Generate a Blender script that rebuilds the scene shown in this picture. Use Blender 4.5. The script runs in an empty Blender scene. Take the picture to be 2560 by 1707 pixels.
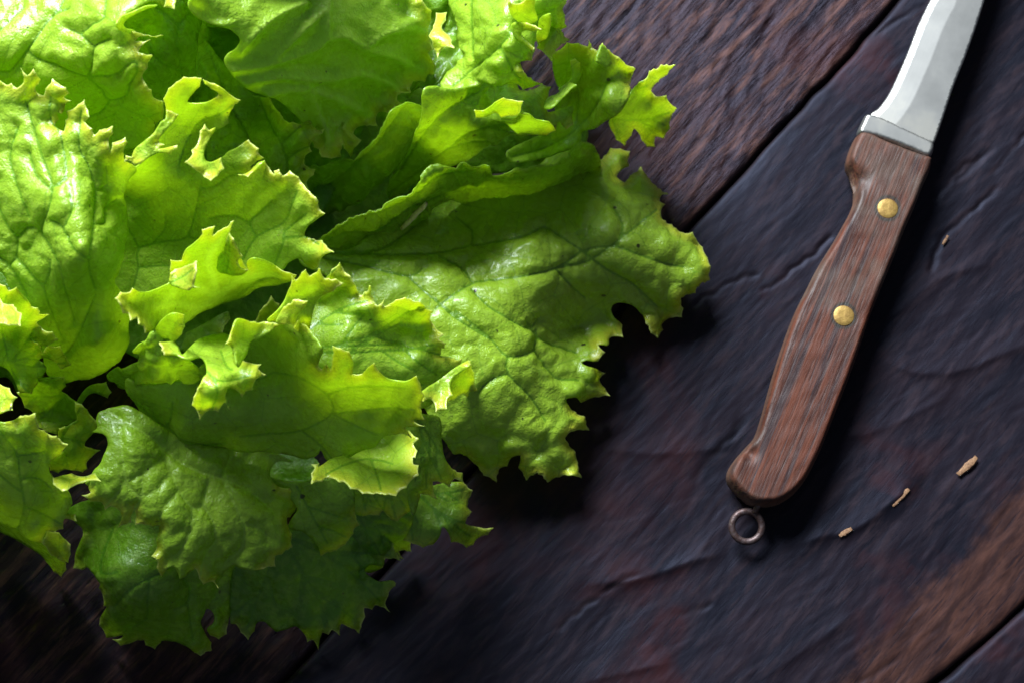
import bpy, math, random
import numpy as np
from mathutils import Vector, Matrix
from mathutils.geometry import delaunay_2d_cdt

SC = bpy.context.scene
COL = SC.collection
rng = np.random.default_rng(7)

# ------------------------------------------------------------------ camera
TILT = math.radians(15.0)
DIST, LENS, W, H = 0.5, 60.0, 2560.0, 1707.0
CAM = np.array([0.0, -DIST * math.sin(TILT), DIST * math.cos(TILT)])
cd = bpy.data.cameras.new('camera')
cam = bpy.data.objects.new('camera', cd)
COL.objects.link(cam)
cam.location = CAM
cam.rotation_euler = (TILT, 0, 0)
cd.lens = LENS
cd.sensor_width = 36.0
cd.clip_start = 0.01
cd.clip_end = 50
cd.dof.use_dof = True
cd.dof.focus_distance = DIST - 0.064 * math.cos(TILT)
cd.dof.aperture_fstop = 26.0
SC.camera = cam

# ------------------------------------------------------------------ light
wd = bpy.data.worlds.new('World')
SC.world = wd
wd.use_nodes = True
bg = wd.node_tree.nodes['Background']
bg.inputs['Color'].default_value = (0.66, 0.80, 1.0, 1)
bg.inputs['Strength'].default_value = 0.14

def area(name, loc, target, size, size_y, power, color):
    l = bpy.data.lights.new(name, 'AREA')
    l.shape = 'RECTANGLE'
    l.size, l.size_y, l.energy, l.color = size, size_y, power, color
    o = bpy.data.objects.new(name, l)
    COL.objects.link(o)
    o.location = loc
    o.rotation_euler = (Vector(target) - Vector(loc)).to_track_quat('-Z', 'Y').to_euler()
    return o
area('window_light', (-0.50, 0.97, 0.96), (-0.02, 0, 0.03), 0.70, 0.58, 87.0, (0.86, 0.94, 1.0))

SC.view_settings.view_transform = 'Standard'
SC.view_settings.look = 'None'
SC.view_settings.exposure = 0.0
SC.view_settings.gamma = 1.0
SC.cycles.max_bounces = 8
SC.cycles.transmission_bounces = 6
SC.cycles.diffuse_bounces = 6

# ------------------------------------------------------------------ helpers
def unproject(x, y, z):
    """photograph pixel (2560 x 1707) seen at height z (m) -> world point"""
    x = np.asarray(x, float); y = np.asarray(y, float); z = np.asarray(z, float)
    k = 36.0 / LENS / W
    cx = (x - W / 2) * k
    cy = -(y - H / 2) * k
    dx = cx
    dy = cy * math.cos(TILT) + math.sin(TILT)
    dz = cy * math.sin(TILT) - math.cos(TILT)
    t = (z - CAM[2]) / dz
    return np.stack([CAM[0] + t * dx, CAM[1] + t * dy, CAM[2] + t * dz], -1)

def project(p):
    """world points -> photograph pixels"""
    q = p - CAM
    c, s = math.cos(TILT), math.sin(TILT)
    yy = q[:, 1] * c + q[:, 2] * s
    zz = -(q[:, 1] * -s + q[:, 2] * c)
    k = 36.0 / LENS / W
    return np.stack([W / 2 + q[:, 0] / zz / k, H / 2 - yy / zz / k], -1)

def T(ox, oy, s):
    def f(pts):
        return [((p[0] / s + ox), (p[1] / s + oy)) + tuple(p[2:]) for p in pts]
    return f
D = T(0, 0, 0.91875)
Z1 = T(0, 0, 3.136); Z2 = T(450, 0, 3.136); Z3 = T(1000, 0, 2.851); Z4 = T(0, 400, 2.851)
Z5 = T(200, 500, 2.614); Z6 = T(750, 350, 3.136); Z7 = T(1100, 400, 2.614); Z8 = T(600, 650, 2.613)
Y1 = T(0, 850, 2.613); Y2 = T(150, 1150, 2.767); Y3 = T(650, 1050, 2.614); Y4 = T(1950, 0, 3.485)
Y5 = T(1950, 330, 3.136); Y6 = T(1700, 850, 2.613); Y7 = T(1400, 0, 2.614); Y8 = T(1400, 1107, 2.0276)

_perm = np.random.default_rng(11).random((256, 256))
def vnoise(x, y, seed=0):
    """smooth value noise in -1..1"""
    x = np.asarray(x, float) + seed * 17.3; y = np.asarray(y, float) + seed * 31.7
    xi = np.floor(x).astype(int); yi = np.floor(y).astype(int)
    fx = x - xi; fy = y - yi
    fx = fx * fx * fx * (fx * (fx * 6 - 15) + 10); fy = fy * fy * fy * (fy * (fy * 6 - 15) + 10)
    g = lambda a, b: _perm[a & 255, b & 255]
    v = (g(xi, yi) * (1 - fx) + g(xi + 1, yi) * fx) * (1 - fy) + (g(xi, yi + 1) * (1 - fx) + g(xi + 1, yi + 1) * fx) * fy
    return v * 2 - 1

def fbm(x, y, seed=0, oct=4):
    v = 0; a = 0.5
    for i in range(oct):
        v = v + a * vnoise(x * 2 ** i, y * 2 ** i, seed + i)
        a *= 0.5
    return v

def seg_dist(P, A, B):
    """distance of points P to the nearest of the segments A-B"""
    out = np.full(len(P), 1e9)
    if len(A) == 0:
        return out
    d = B - A
    L = np.maximum((d * d).sum(1), 1e-9)
    step = max(1, 3000000 // len(A))
    for i in range(0, len(P), step):
        p = P[i:i + step]
        rx = p[:, None, 0] - A[None, :, 0]; ry = p[:, None, 1] - A[None, :, 1]
        t = np.clip((rx * d[:, 0] + ry * d[:, 1]) / L, 0, 1)
        out[i:i + step] = np.sqrt(((rx - t * d[:, 0]) ** 2 + (ry - t * d[:, 1]) ** 2).min(1))
    return out

def inside(P, poly):
    x, y = P[:, 0], P[:, 1]
    c = np.zeros(len(P), bool)
    n = len(poly)
    for i in range(n):
        x1, y1 = poly[i]; x2, y2 = poly[(i + 1) % n]
        if y1 == y2:
            continue
        m = (y1 > y) != (y2 > y)
        if m.any():
            c[m] ^= x[m] < (x2 - x1) * (y[m] - y1) / (y2 - y1) + x1
    return c

def tps(ctrl):
    c = np.array(ctrl, float)
    X = c[:, :2] / 300.0; n = len(c)
    def phi(r):
        return np.where(r > 1e-9, r * r * np.log(np.maximum(r, 1e-9)), 0)
    K = phi(np.linalg.norm(X[:, None] - X[None], axis=2)) + np.eye(n) * 0.02
    Pm = np.c_[np.ones(n), X]
    A = np.zeros((n + 3, n + 3)); A[:n, :n] = K; A[:n, n:] = Pm; A[n:, :n] = Pm.T
    A[n:, n:] += np.eye(3) * -1e-9
    w = np.linalg.lstsq(A, np.r_[c[:, 2], 0, 0, 0], rcond=None)[0]
    lo, hi = c[:, 2].min() - 7, c[:, 2].max() + 7
    def f(p):
        p = p / 300.0
        v = phi(np.linalg.norm(p[:, None] - X[None], axis=2)) @ w[:n] + w[n] + p @ w[n + 1:]
        return np.clip(v, lo, hi)
    return f

def boundary(pts, step, teeth, r):
    """traced corners -> dense outline; flag 0 corners are smooth folds, others a toothed margin"""
    n = len(pts)
    P = np.array([p[:2] for p in pts], float)
    fl = [not (len(p) > 2 and p[2] == 0) for p in pts]
    out, mar = [], []
    for i in range(n):
        a, b = P[i], P[(i + 1) % n]
        margin = fl[i] and fl[(i + 1) % n]
        L = np.linalg.norm(b - a)
        k = max(1, int(L / step))
        t = np.arange(k) / k
        p0, p3 = P[i - 1], P[(i + 2) % n]
        ta = 0.5 * (b - p0) if not fl[i] else (b - a) * 0.8
        tb = 0.5 * (p3 - a) if not fl[(i + 1) % n] else (b - a) * 0.8
        lim = 1.2 * L
        for tv in (ta, tb):
            l = np.linalg.norm(tv)
            if l > lim: tv *= lim / l
        h = t[:, None]
        q = (2 * h**3 - 3 * h**2 + 1) * a + (h**3 - 2 * h**2 + h) * ta + (-2 * h**3 + 3 * h**2) * b + (h**3 - h**2) * tb
        if margin and L > 1e-6:
            nrm = np.array([b[1] - a[1], -(b[0] - a[0])]) / L
            off = -0.07 * L * np.sin(math.pi * t)
            if L > 30 and teeth > 0:
                m = max(2, int(L / r.uniform(20, 34)))
                ph = (t * m) % 1.0
                idx = np.floor(t * m).astype(int)
                amp = r.uniform(0.25, 1.0, m + 1)[idx] * teeth
                pk = 0.72
                saw = np.where(ph < pk, (ph / pk) ** 2.2, (1 - ph) / (1 - pk))
                off = off + amp * (saw - 0.3) * np.minimum(1, np.minimum(t, 1 - t) * 8)
            q = q + nrm * (off * ORI)[:, None]
        out.append(q); mar += [margin] * k
    return np.concatenate(out), np.array(mar)

ORI = 1.0
def area_sign(P):
    x, y = P[:, 0], P[:, 1]
    return np.sign((x * np.roll(y, -1) - np.roll(x, -1) * y).sum())

def voronoi_segs(lo, hi, cell, r, stretch=None):
    lo = lo - cell * 2; hi = hi + cell * 2
    xs = np.arange(lo[0], hi[0], cell); ys = np.arange(lo[1], hi[1], cell * 0.87)
    gx, gy = np.meshgrid(xs, ys)
    gx[1::2] += cell / 2
    S = np.stack([gx.ravel(), gy.ravel()], 1) + r.uniform(-0.42, 0.42, (gx.size, 2)) * cell
    S = S[r.random(len(S)) > 0.12]
    v, e, f, *_ = delaunay_2d_cdt([Vector(s) for s in S], [], [], 0, 1e-5, False)
    V = np.array([(q.x, q.y) for q in v]); F = np.array([q for q in f if len(q) == 3])
    a, b, c = V[F[:, 0]], V[F[:, 1]], V[F[:, 2]]
    d = 2 * (a[:, 0] * (b[:, 1] - c[:, 1]) + b[:, 0] * (c[:, 1] - a[:, 1]) + c[:, 0] * (a[:, 1] - b[:, 1]))
    d = np.where(abs(d) < 1e-6, 1e-6, d)
    s = lambda q: (q * q).sum(1)
    cc = np.stack([(s(a) * (b[:, 1] - c[:, 1]) + s(b) * (c[:, 1] - a[:, 1]) + s(c) * (a[:, 1] - b[:, 1])) / d,
                   (s(a) * (c[:, 0] - b[:, 0]) + s(b) * (a[:, 0] - c[:, 0]) + s(c) * (b[:, 0] - a[:, 0])) / d], 1)
    ed = {}
    for i, t in enumerate(F):
        for k in range(3):
            key = tuple(sorted((int(t[k]), int(t[(k + 1) % 3]))))
            ed.setdefault(key, []).append(i)
    A, B = [], []
    for key, ts in ed.items():
        if len(ts) == 2:
            p, q = cc[ts[0]], cc[ts[1]]
            if np.linalg.norm(p - q) < cell * 1.8:
                A.append(p); B.append(q)
    A = np.array(A); B = np.array(B)
    def warp(p):
        return p + np.stack([vnoise(p[:, 0] / cell * 1.3, p[:, 1] / cell * 1.3, 3), vnoise(p[:, 0] / cell * 1.3, p[:, 1] / cell * 1.3, 9)], 1) * cell * 0.16
    M = warp((A + B) / 2); A = warp(A); B = warp(B)
    return np.r_[A, M], np.r_[M, B]

def poly_segs(lines):
    A, B = [], []
    for l in lines:
        l = np.array([q[:2] for q in l], float)
        # smooth polyline
        n = len(l)
        pts = []
        for i in range(n - 1):
            p0 = l[max(i - 1, 0)]; p1 = l[i]; p2 = l[i + 1]; p3 = l[min(i + 2, n - 1)]
            k = max(2, int(np.linalg.norm(p2 - p1) / 14))
            for t in np.arange(k) / k:
                pts.append(0.5 * (2 * p1 + (p2 - p0) * t + (2 * p0 - 5 * p1 + 4 * p2 - p3) * t * t + (3 * p1 - p0 - 3 * p2 + p3) * t**3))
        pts.append(l[-1])
        pts = np.array(pts)
        A.append(pts[:-1]); B.append(pts[1:])
    if not A:
        return np.zeros((0, 2)), np.zeros((0, 2))
    return np.concatenate(A), np.concatenate(B)

def sample_segs(A, B, step):
    out = []
    for a, b in zip(A, B):
        k = max(1, int(round(np.linalg.norm(b - a) / step)))
        for i in range(k):
            out.append(a + (b - a) * i / k)
    return np.array(out) if out else np.zeros((0, 2))

def triangulate(bd, extra):
    vs = [Vector(p) for p in bd] + [Vector(p) for p in extra]
    nb = len(bd)
    edges = [(i, (i + 1) % nb) for i in range(nb)]
    v, e, f, *_ = delaunay_2d_cdt(vs, edges, [], 1, 1e-4, False)
    V = np.array([(q.x, q.y) for q in v])
    F = [tuple(q) for q in f]
    F = np.array([q for q in F if len(q) == 3])
    cen = V[F].mean(1)
    F = F[inside(cen, bd)]
    a, b, c = V[F[:, 0]], V[F[:, 1]], V[F[:, 2]]
    cr = (b[:, 0] - a[:, 0]) * (c[:, 1] - a[:, 1]) - (b[:, 1] - a[:, 1]) * (c[:, 0] - a[:, 0])
    F[cr > 0] = F[cr > 0][:, ::-1]       # y points down in the photo: make normals face the camera
    used = np.unique(F)
    m = -np.ones(len(V), int); m[used] = np.arange(len(used))
    return V[used], m[F]

def hexgrid(lo, hi, s, r, j=0.25):
    xs = np.arange(lo[0], hi[0], s); ys = np.arange(lo[1], hi[1], s * 0.87)
    gx, gy = np.meshgrid(xs, ys)
    gx[1::2] += s / 2
    return np.stack([gx.ravel(), gy.ravel()], 1) + r.uniform(-j, j, (gx.size, 2)) * s

def far_from(P, Q, dmin):
    """P that lie farther than dmin from every Q (hashed)"""
    if len(Q) == 0:
        return np.ones(len(P), bool)
    cells = {}
    for q in Q:
        cells.setdefault((int(q[0] // dmin), int(q[1] // dmin)), []).append(q)
    keep = np.ones(len(P), bool)
    for i, p in enumerate(P):
        cx, cy = int(p[0] // dmin), int(p[1] // dmin)
        for dx in (-1, 0, 1):
            for dy in (-1, 0, 1):
                for q in cells.get((cx + dx, cy + dy), ()):
                    if (p[0] - q[0]) ** 2 + (p[1] - q[1]) ** 2 < dmin * dmin:
                        keep[i] = False
                        break
                if not keep[i]: break
            if not keep[i]: break
    return keep

def vnormals(P, F):
    n = np.cross(P[F[:, 1]] - P[F[:, 0]], P[F[:, 2]] - P[F[:, 0]])
    N = np.zeros_like(P)
    for k in range(3):
        np.add.at(N, F[:, k], n)
    return N / np.maximum(np.linalg.norm(N, axis=1), 1e-15)[:, None]

def border_edges(F):
    e = np.concatenate([F[:, [0, 1]], F[:, [1, 2]], F[:, [2, 0]]])
    s = np.sort(e, 1)
    key = s[:, 0].astype(np.int64) * 10_000_000 + s[:, 1]
    u, idx, cnt = np.unique(key, return_index=True, return_counts=True)
    return e[idx[cnt == 1]]

def mesh_obj(name, V, F, mats, parent=None, attrs=None, fmat=None, smooth=True, origin=None):
    me = bpy.data.meshes.new(name)
    V = np.asarray(V, float)
    if origin is not None:
        V = V - np.asarray(origin)
    me.from_pydata(V.tolist(), [], [tuple(int(i) for i in f) for f in F])
    for k, v in (attrs or {}).items():
        a = me.attributes.new(k, 'FLOAT', 'POINT')
        a.data.foreach_set('value', np.asarray(v, np.float32))
    for m in mats:
        me.materials.append(m)
    if fmat is not None:
        me.polygons.foreach_set('material_index', np.asarray(fmat, np.int32))
    me.polygons.foreach_set('use_smooth', np.full(len(me.polygons), smooth))
    me.update()
    o = bpy.data.objects.new(name, me)
    COL.objects.link(o)
    if parent is not None:
        o.parent = parent
    return o

def empty(name, loc, **props):
    o = bpy.data.objects.new(name, None)
    o.empty_display_size = 0.02
    COL.objects.link(o)
    o.location = loc
    for k, v in props.items():
        o[k] = v
    return o

# ------------------------------------------------------------------ node helper
class NT:
    def __init__(self, name):
        self.m = bpy.data.materials.new(name)
        self.m.use_nodes = True
        self.t = self.m.node_tree
        self.t.nodes.clear()
        self.out = self.n('ShaderNodeOutputMaterial')
    def n(self, typ, **kw):
        nd = self.t.nodes.new(typ)
        for k, v in kw.items():
            setattr(nd, k, v)
        return nd
    def l(self, a, b):
        self.t.links.new(a, b)
    def set(self, sock, v):
        if hasattr(v, 'is_linked') or isinstance(v, bpy.types.NodeSocket):
            self.l(v, sock)
        else:
            sock.default_value = v
    def math(self, op, a, b=0.0, clamp=False):
        nd = self.n('ShaderNodeMath', operation=op, use_clamp=clamp)
        self.set(nd.inputs[0], a); self.set(nd.inputs[1], b)
        return nd.outputs[0]
    def mix(self, f, a, b, blend='MIX'):
        nd = self.n('ShaderNodeMix', data_type='RGBA', blend_type=blend)
        self.set(nd.inputs['Factor'], f)
        self.set(nd.inputs['A'], a if not isinstance(a, tuple) else (*a, 1)[:4])
        self.set(nd.inputs['B'], b if not isinstance(b, tuple) else (*b, 1)[:4])
        return nd.outputs['Result']
    def ramp(self, v, lo, hi, a=0.0, b=1.0, smooth=True):
        nd = self.n('ShaderNodeMapRange', interpolation_type='SMOOTHSTEP' if smooth else 'LINEAR')
        self.set(nd.inputs[0], v)
        nd.inputs[1].default_value, nd.inputs[2].default_value = lo, hi
        nd.inputs[3].default_value, nd.inputs[4].default_value = a, b
        return nd.outputs[0]
    def attr(self, name):
        return self.n('ShaderNodeAttribute', attribute_name=name).outputs['Fac']
    def coord(self, scale=(1, 1, 1), rot=(0, 0, 0)):
        c = self.n('ShaderNodeTexCoord')
        mp = self.n('ShaderNodeMapping')
        self.l(c.outputs['Object'], mp.inputs['Vector'])
        mp.inputs['Scale'].default_value = scale
        mp.inputs['Rotation'].default_value = rot
        return mp.outputs[0]
    def noise(self, vec, scale, detail=4.0, rough=0.55, dist=0.0):
        nd = self.n('ShaderNodeTexNoise')
        self.l(vec, nd.inputs['Vector'])
        nd.inputs['Scale'].default_value = scale
        nd.inputs['Detail'].default_value = detail
        nd.inputs['Roughness'].default_value = rough
        nd.inputs['Distortion'].default_value = dist
        return nd.outputs['Fac']
    def bump(self, h, strength, dist, normal=None):
        nd = self.n('ShaderNodeBump')
        nd.inputs['Strength'].default_value = strength
        nd.inputs['Distance'].default_value = dist
        self.l(h, nd.inputs['Height'])
        if normal is not None:
            self.l(normal, nd.inputs['Normal'])
        return nd.outputs[0]
    def bsdf(self, **kw):
        nd = self.n('ShaderNodeBsdfPrincipled')
        for k, v in kw.items():
            k = k.replace('_', ' ')
            self.set(nd.inputs[k], (*v, 1)[:4] if isinstance(v, tuple) and len(v) == 3 else v)
        return nd.outputs[0]

# ------------------------------------------------------------------ materials
def leaf_material(name, under):
    t = NT(name)
    c = t.coord()
    tone = t.attr('tone'); edge = t.attr('edge'); v1 = t.attr('vein_main'); v2 = t.attr('vein_net'); v3 = t.attr('vein_fine'); und = t.attr('under')
    n1 = t.noise(c, 45, 3, 0.6)
    n2 = t.noise(c, 420, 4, 0.6)
    n3 = t.noise(c, 1500, 3, 0.6)
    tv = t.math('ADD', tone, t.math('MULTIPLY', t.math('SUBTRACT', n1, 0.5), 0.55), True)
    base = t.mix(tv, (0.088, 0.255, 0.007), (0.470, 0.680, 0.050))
    base = t.mix(t.ramp(n2, 0.42, 0.72, 0, 0.35), base, (0.46, 0.68, 0.09))
    rimw = t.ramp(t.math('ADD', edge, t.math('MULTIPLY', n2, 6.0)), 4.0, 34.0, 0.72, 0.0)
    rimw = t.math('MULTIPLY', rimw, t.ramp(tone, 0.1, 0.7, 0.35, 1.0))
    base = t.mix(rimw, base, (0.70, 0.68, 0.05))
    base = t.mix(t.ramp(edge, 0.0, 4.5, 0.75, 0.0), base, (0.76, 0.82, 0.26))
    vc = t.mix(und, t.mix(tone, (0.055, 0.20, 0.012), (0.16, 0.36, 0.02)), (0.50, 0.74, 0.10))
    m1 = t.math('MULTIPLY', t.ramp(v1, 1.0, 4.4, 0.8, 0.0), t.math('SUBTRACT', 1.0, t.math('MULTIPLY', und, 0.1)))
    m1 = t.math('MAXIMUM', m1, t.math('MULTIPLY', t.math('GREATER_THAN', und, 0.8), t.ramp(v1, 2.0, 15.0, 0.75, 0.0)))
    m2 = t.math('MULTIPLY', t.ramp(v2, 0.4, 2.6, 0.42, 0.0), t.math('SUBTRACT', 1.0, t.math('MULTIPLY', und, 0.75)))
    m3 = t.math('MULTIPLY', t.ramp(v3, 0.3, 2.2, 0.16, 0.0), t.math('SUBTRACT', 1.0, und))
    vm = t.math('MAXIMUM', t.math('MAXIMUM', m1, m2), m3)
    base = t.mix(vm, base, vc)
    # tiny specks of soil and bruises
    sp = t.ramp(t.noise(c, 330, 1, 0.4), 0.775, 0.80)
    base = t.mix(sp, base, (0.035, 0.03, 0.012))
    br = t.math('MULTIPLY', t.ramp(t.noise(c, 70, 5, 0.7), 0.70, 0.80), 0.55)
    base = t.mix(br, base, (0.22, 0.16, 0.03))
    h = t.math('ADD', t.math('MULTIPLY', n2, 0.8), t.math('MULTIPLY', n3, 0.35))
    nrm = t.bump(h, 0.6, 0.0012)
    rough = t.ramp(n2, 0.3, 0.7, 0.20, 0.34)
    if under:
        p = t.bsdf(Base_Color=t.mix(0.35, base, (0.45, 0.6, 0.18)), Roughness=0.45, Normal=nrm)
    else:
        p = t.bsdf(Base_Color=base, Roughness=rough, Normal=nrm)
        p.node.inputs['Specular IOR Level'].default_value = 0.62
        p.node.inputs['Coat Weight'].default_value = 0.38
        p.node.inputs['Coat Roughness'].default_value = 0.13
    tr = t.n('ShaderNodeBsdfTranslucent')
    tc = t.mix(0.42, base, (0.50, 0.80, 0.0))
    t.l(t.mix(1.0, tc, (1.35, 1.25, 0.40), 'MULTIPLY') if not under else t.mix(0.8, tc, (0.95, 0.98, 0.75)), tr.inputs['Color'])
    t.l(nrm, tr.inputs['Normal'])
    mx = t.n('ShaderNodeMixShader')
    mx.inputs[0].default_value = 0.70 if under else 0.45
    t.l(p, mx.inputs[1]); t.l(tr.outputs[0], mx.inputs[2])
    t.l(mx.outputs[0], t.out.inputs['Surface'])
    return t.m

def wood_material(name, grain_rot, dark, mid, light, red, rough, streak, fine, tint):
    t = NT(name)
    c = t.coord((streak, 1, 1), (0, 0, 0))
    ci = t.coord()
    a = t.noise(c, 300, 6, 0.68, 0.25)
    b = t.noise(c, 90, 5, 0.6, 0.4)
    fib = t.ramp(t.noise(t.coord((streak * 0.38, 1, 1)), 1000, 4, 0.62, 0.15), 0.54, 0.68)
    f = t.noise(c, 1300, 4, 0.7)
    big = t.noise(ci, 22, 4, 0.6, 0.5)
    patch = t.noise(ci, 60, 6, 0.65, 0.3)
    worn = t.attr('worn'); hole = t.attr('low')
    col = t.mix(t.ramp(b, 0.32, 0.68), dark, mid)
    col = t.mix(t.math('MULTIPLY', t.ramp(a, 0.46, 0.70), 0.8), col, light)
    col = t.mix(t.math('MULTIPLY', t.ramp(big, 0.50, 0.70), 0.5), col, red)
    col = t.mix(t.math('MULTIPLY', t.ramp(patch, 0.52, 0.72), 0.55), col, dark)
    wm = t.ramp(t.math('ADD', worn, t.math('MULTIPLY', t.math('SUBTRACT', patch, 0.5), 1.5)), 0.35, 0.85)
    wc = t.mix(t.ramp(a, 0.35, 0.7), (0.022, 0.0085, 0.005), (0.066, 0.026, 0.015))
    col = t.mix(t.math('MULTIPLY', wm, 0.85), col, wc)
    col = t.mix(t.math('MULTIPLY', t.ramp(f, 0.62, 0.74), 0.30), col, light)
    col = t.mix(t.math('MULTIPLY', fib, 0.62), col, dark)
    col = t.mix(t.math('MULTIPLY', hole, 0.9), col, (0.006, 0.004, 0.004))
    h = t.math('ADD', t.math('SUBTRACT', t.math('MULTIPLY', a, 0.8), t.math('MULTIPLY', fib, 0.35)), t.math('ADD', t.math('MULTIPLY', f, 0.30), t.math('MULTIPLY', b, 0.35)))
    nrm = t.bump(h, fine, 0.0016)
    r = t.ramp(a, 0.3, 0.75, rough[0], rough[1])
    p = t.bsdf(Base_Color=col, Roughness=r, Normal=nrm)
    p.node.inputs['Specular IOR Level'].default_value = 0.22
    p.node.inputs['Specular Tint'].default_value = (*tint, 1)
    t.l(p, t.out.inputs['Surface'])
    return t.m

def handle_material():
    t = NT('handle_wood')
    c = t.coord((0.055, 1, 1))
    ci = t.coord()
    a = t.noise(c, 620, 5, 0.6, 0.5)
    b = t.noise(t.coord((0.035, 1, 1)), 430, 3, 0.5, 0.3)
    f = t.noise(t.coord((0.15, 1, 1)), 1700, 3, 0.6)
    big = t.noise(ci, 38, 3, 0.6)
    col = t.mix(t.ramp(a, 0.35, 0.68), (0.030, 0.0065, 0.003), (0.100, 0.023, 0.008))
    col = t.mix(t.math('MULTIPLY', t.ramp(b, 0.56, 0.66), 0.85), col, (0.020, 0.010, 0.012))
    grey = t.math('MULTIPLY', t.ramp(big, 0.42, 0.62), t.attr('worn'))
    col = t.mix(t.math('MULTIPLY', grey, 0.6), col, (0.085, 0.062, 0.048))
    col = t.mix(t.math('MULTIPLY', t.ramp(f, 0.58, 0.7), 0.35), col, (0.05, 0.022, 0.014))
    edge = t.attr('edge')
    col = t.mix(t.ramp(edge, 0.0, 7.0, 0.3, 0.0), col, (0.17, 0.10, 0.065))
    col = t.mix(t.attr('collar'), col, (0.012, 0.014, 0.010))
    nrm = t.bump(t.math('ADD', a, t.math('MULTIPLY', f, 0.5)), 0.35, 0.0008)
    p = t.bsdf(Base_Color=col, Roughness=t.ramp(a, 0.3, 0.7, 0.50, 0.66), Normal=nrm)
    p.node.inputs['Specular IOR Level'].default_value = 0.38
    t.l(p, t.out.inputs['Surface'])
    return t.m

def steel_material(name, col, rough, streak=0.02):
    t = NT(name)
    c = t.coord((streak, 1, 1))
    a = t.noise(c, 2600, 4, 0.6)
    b = t.noise(c, 160, 3, 0.6)
    s = t.noise(t.coord(), 55, 4, 0.6)
    cc = t.mix(t.ramp(b, 0.35, 0.7), col, tuple(q * 0.97 for q in col))
    cc = t.mix(t.math('MULTIPLY', t.ramp(s, 0.5, 0.7), 0.12), cc, (0.62, 0.55, 0.38))
    nrm = t.bump(a, 0.012, 0.0002)
    p = t.bsdf(Base_Color=cc, Metallic=1.0, Roughness=t.ramp(s, 0.3, 0.7, rough, rough + 0.06), Normal=nrm)
    t.l(p, t.out.inputs['Surface'])
    return t.m

def plain_material(name, a, b, scale, rough, metallic=0.0):
    t = NT(name)
    n = t.noise(t.coord(), scale, 4, 0.65)
    p = t.bsdf(Base_Color=t.mix(t.ramp(n, 0.35, 0.68), a, b), Roughness=rough, Metallic=metallic, Normal=t.bump(n, 0.3, 0.0006))
    t.l(p, t.out.inputs['Surface'])
    return t.m

M_LEAF = leaf_material('leaf_skin', False)
M_UNDER = leaf_material('leaf_underside', True)
M_ROUGH_PLANK = wood_material('rough_weathered_wood', 0, (0.004, 0.003, 0.005), (0.018, 0.0075, 0.0065), (0.110, 0.050, 0.036), (0.036, 0.010, 0.006), (0.50, 0.66), 0.15, 0.5, (0.70, 0.66, 0.95))
M_DARK_PLANK = wood_material('dark_stained_wood', 0, (0.0020, 0.0015, 0.0030), (0.0075, 0.0040, 0.0056), (0.020, 0.0115, 0.0130), (0.040, 0.0080, 0.0050), (0.54, 0.68), 0.22, 0.11, (0.62, 0.68, 1.0))
M_HANDLE = handle_material()
M_STEEL = steel_material('brushed_steel', (0.36, 0.352, 0.335), 0.42)
M_BRASS = plain_material('dull_brass', (0.36, 0.225, 0.058), (0.24, 0.14, 0.035), 500, 0.52, 0.5)
M_IRON = plain_material('dark_iron', (0.105, 0.075, 0.075), (0.06, 0.03, 0.025), 900, 0.48, 0.6)
M_CHIP = plain_material('raw_split_wood', (0.27, 0.145, 0.07), (0.13, 0.06, 0.03), 1500, 0.75)
M_STRAW = plain_material('dry_straw', (0.78, 0.68, 0.45), (0.60, 0.48, 0.28), 900, 0.7)

# ------------------------------------------------------------------ the table: planks
table = empty('tabletop', (0, 0, 0), kind='structure', label='dark weathered plank tabletop with an open joint running diagonally')
c0 = unproject(*D([(2060, 0)])[0], 0.0); c1 = unproject(*D([(1590, 520)])[0], 0.0)
gdir = (c0 - c1)[:2]; gdir /= np.linalg.norm(gdir)           # along the joint, towards the top right
ndir = np.array([gdir[1], -gdir[0]])                         # across, towards the bottom right
gang = math.atan2(gdir[1], gdir[0])
org = c1[:2]
j2a = unproject(*D([(2352, 1392)])[0], 0.0); j2b = unproject(*D([(2150, 1568)])[0], 0.0)
def joint2(u):
    ua = (j2a[:2] - org) @ gdir; va = (j2a[:2] - org) @ ndir
    ub = (j2b[:2] - org) @ gdir; vb = (j2b[:2] - org) @ ndir
    return va + (u - ua) * (vb - va) / (ub - ua)
RIDGES = [(Y8([(120, 720), (220, 712), (380, 695), (560, 640), (700, 590), (850, 560)]), 0.9),
          (Y8([(1200, 520), (1330, 475), (1440, 458), (1560, 400), (1680, 300), (1780, 230), (1850, 160)]), 0.9),
          (D([(2020, 820), (2100, 855), (2200, 852), (2300, 815), (2400, 770)]), 0.7),
          (D([(1380, 1030), (1500, 1042), (1640, 1030), (1700, 1000)]), 0.45),
          (Y8([(1000, 1217), (1150, 1110), (1300, 1010), (1440, 900), (1560, 820)]), 0.5),
          (D([(1850, 960), (1960, 1000), (2080, 960), (2200, 900)]), 0.45),
          (Y8([(100, 1217), (300, 1170), (520, 1120), (600, 1090)]), 0.5),
          (D([(1950, 760), (2060, 720), (2160, 640), (2300, 600)]), 0.4)]
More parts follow.
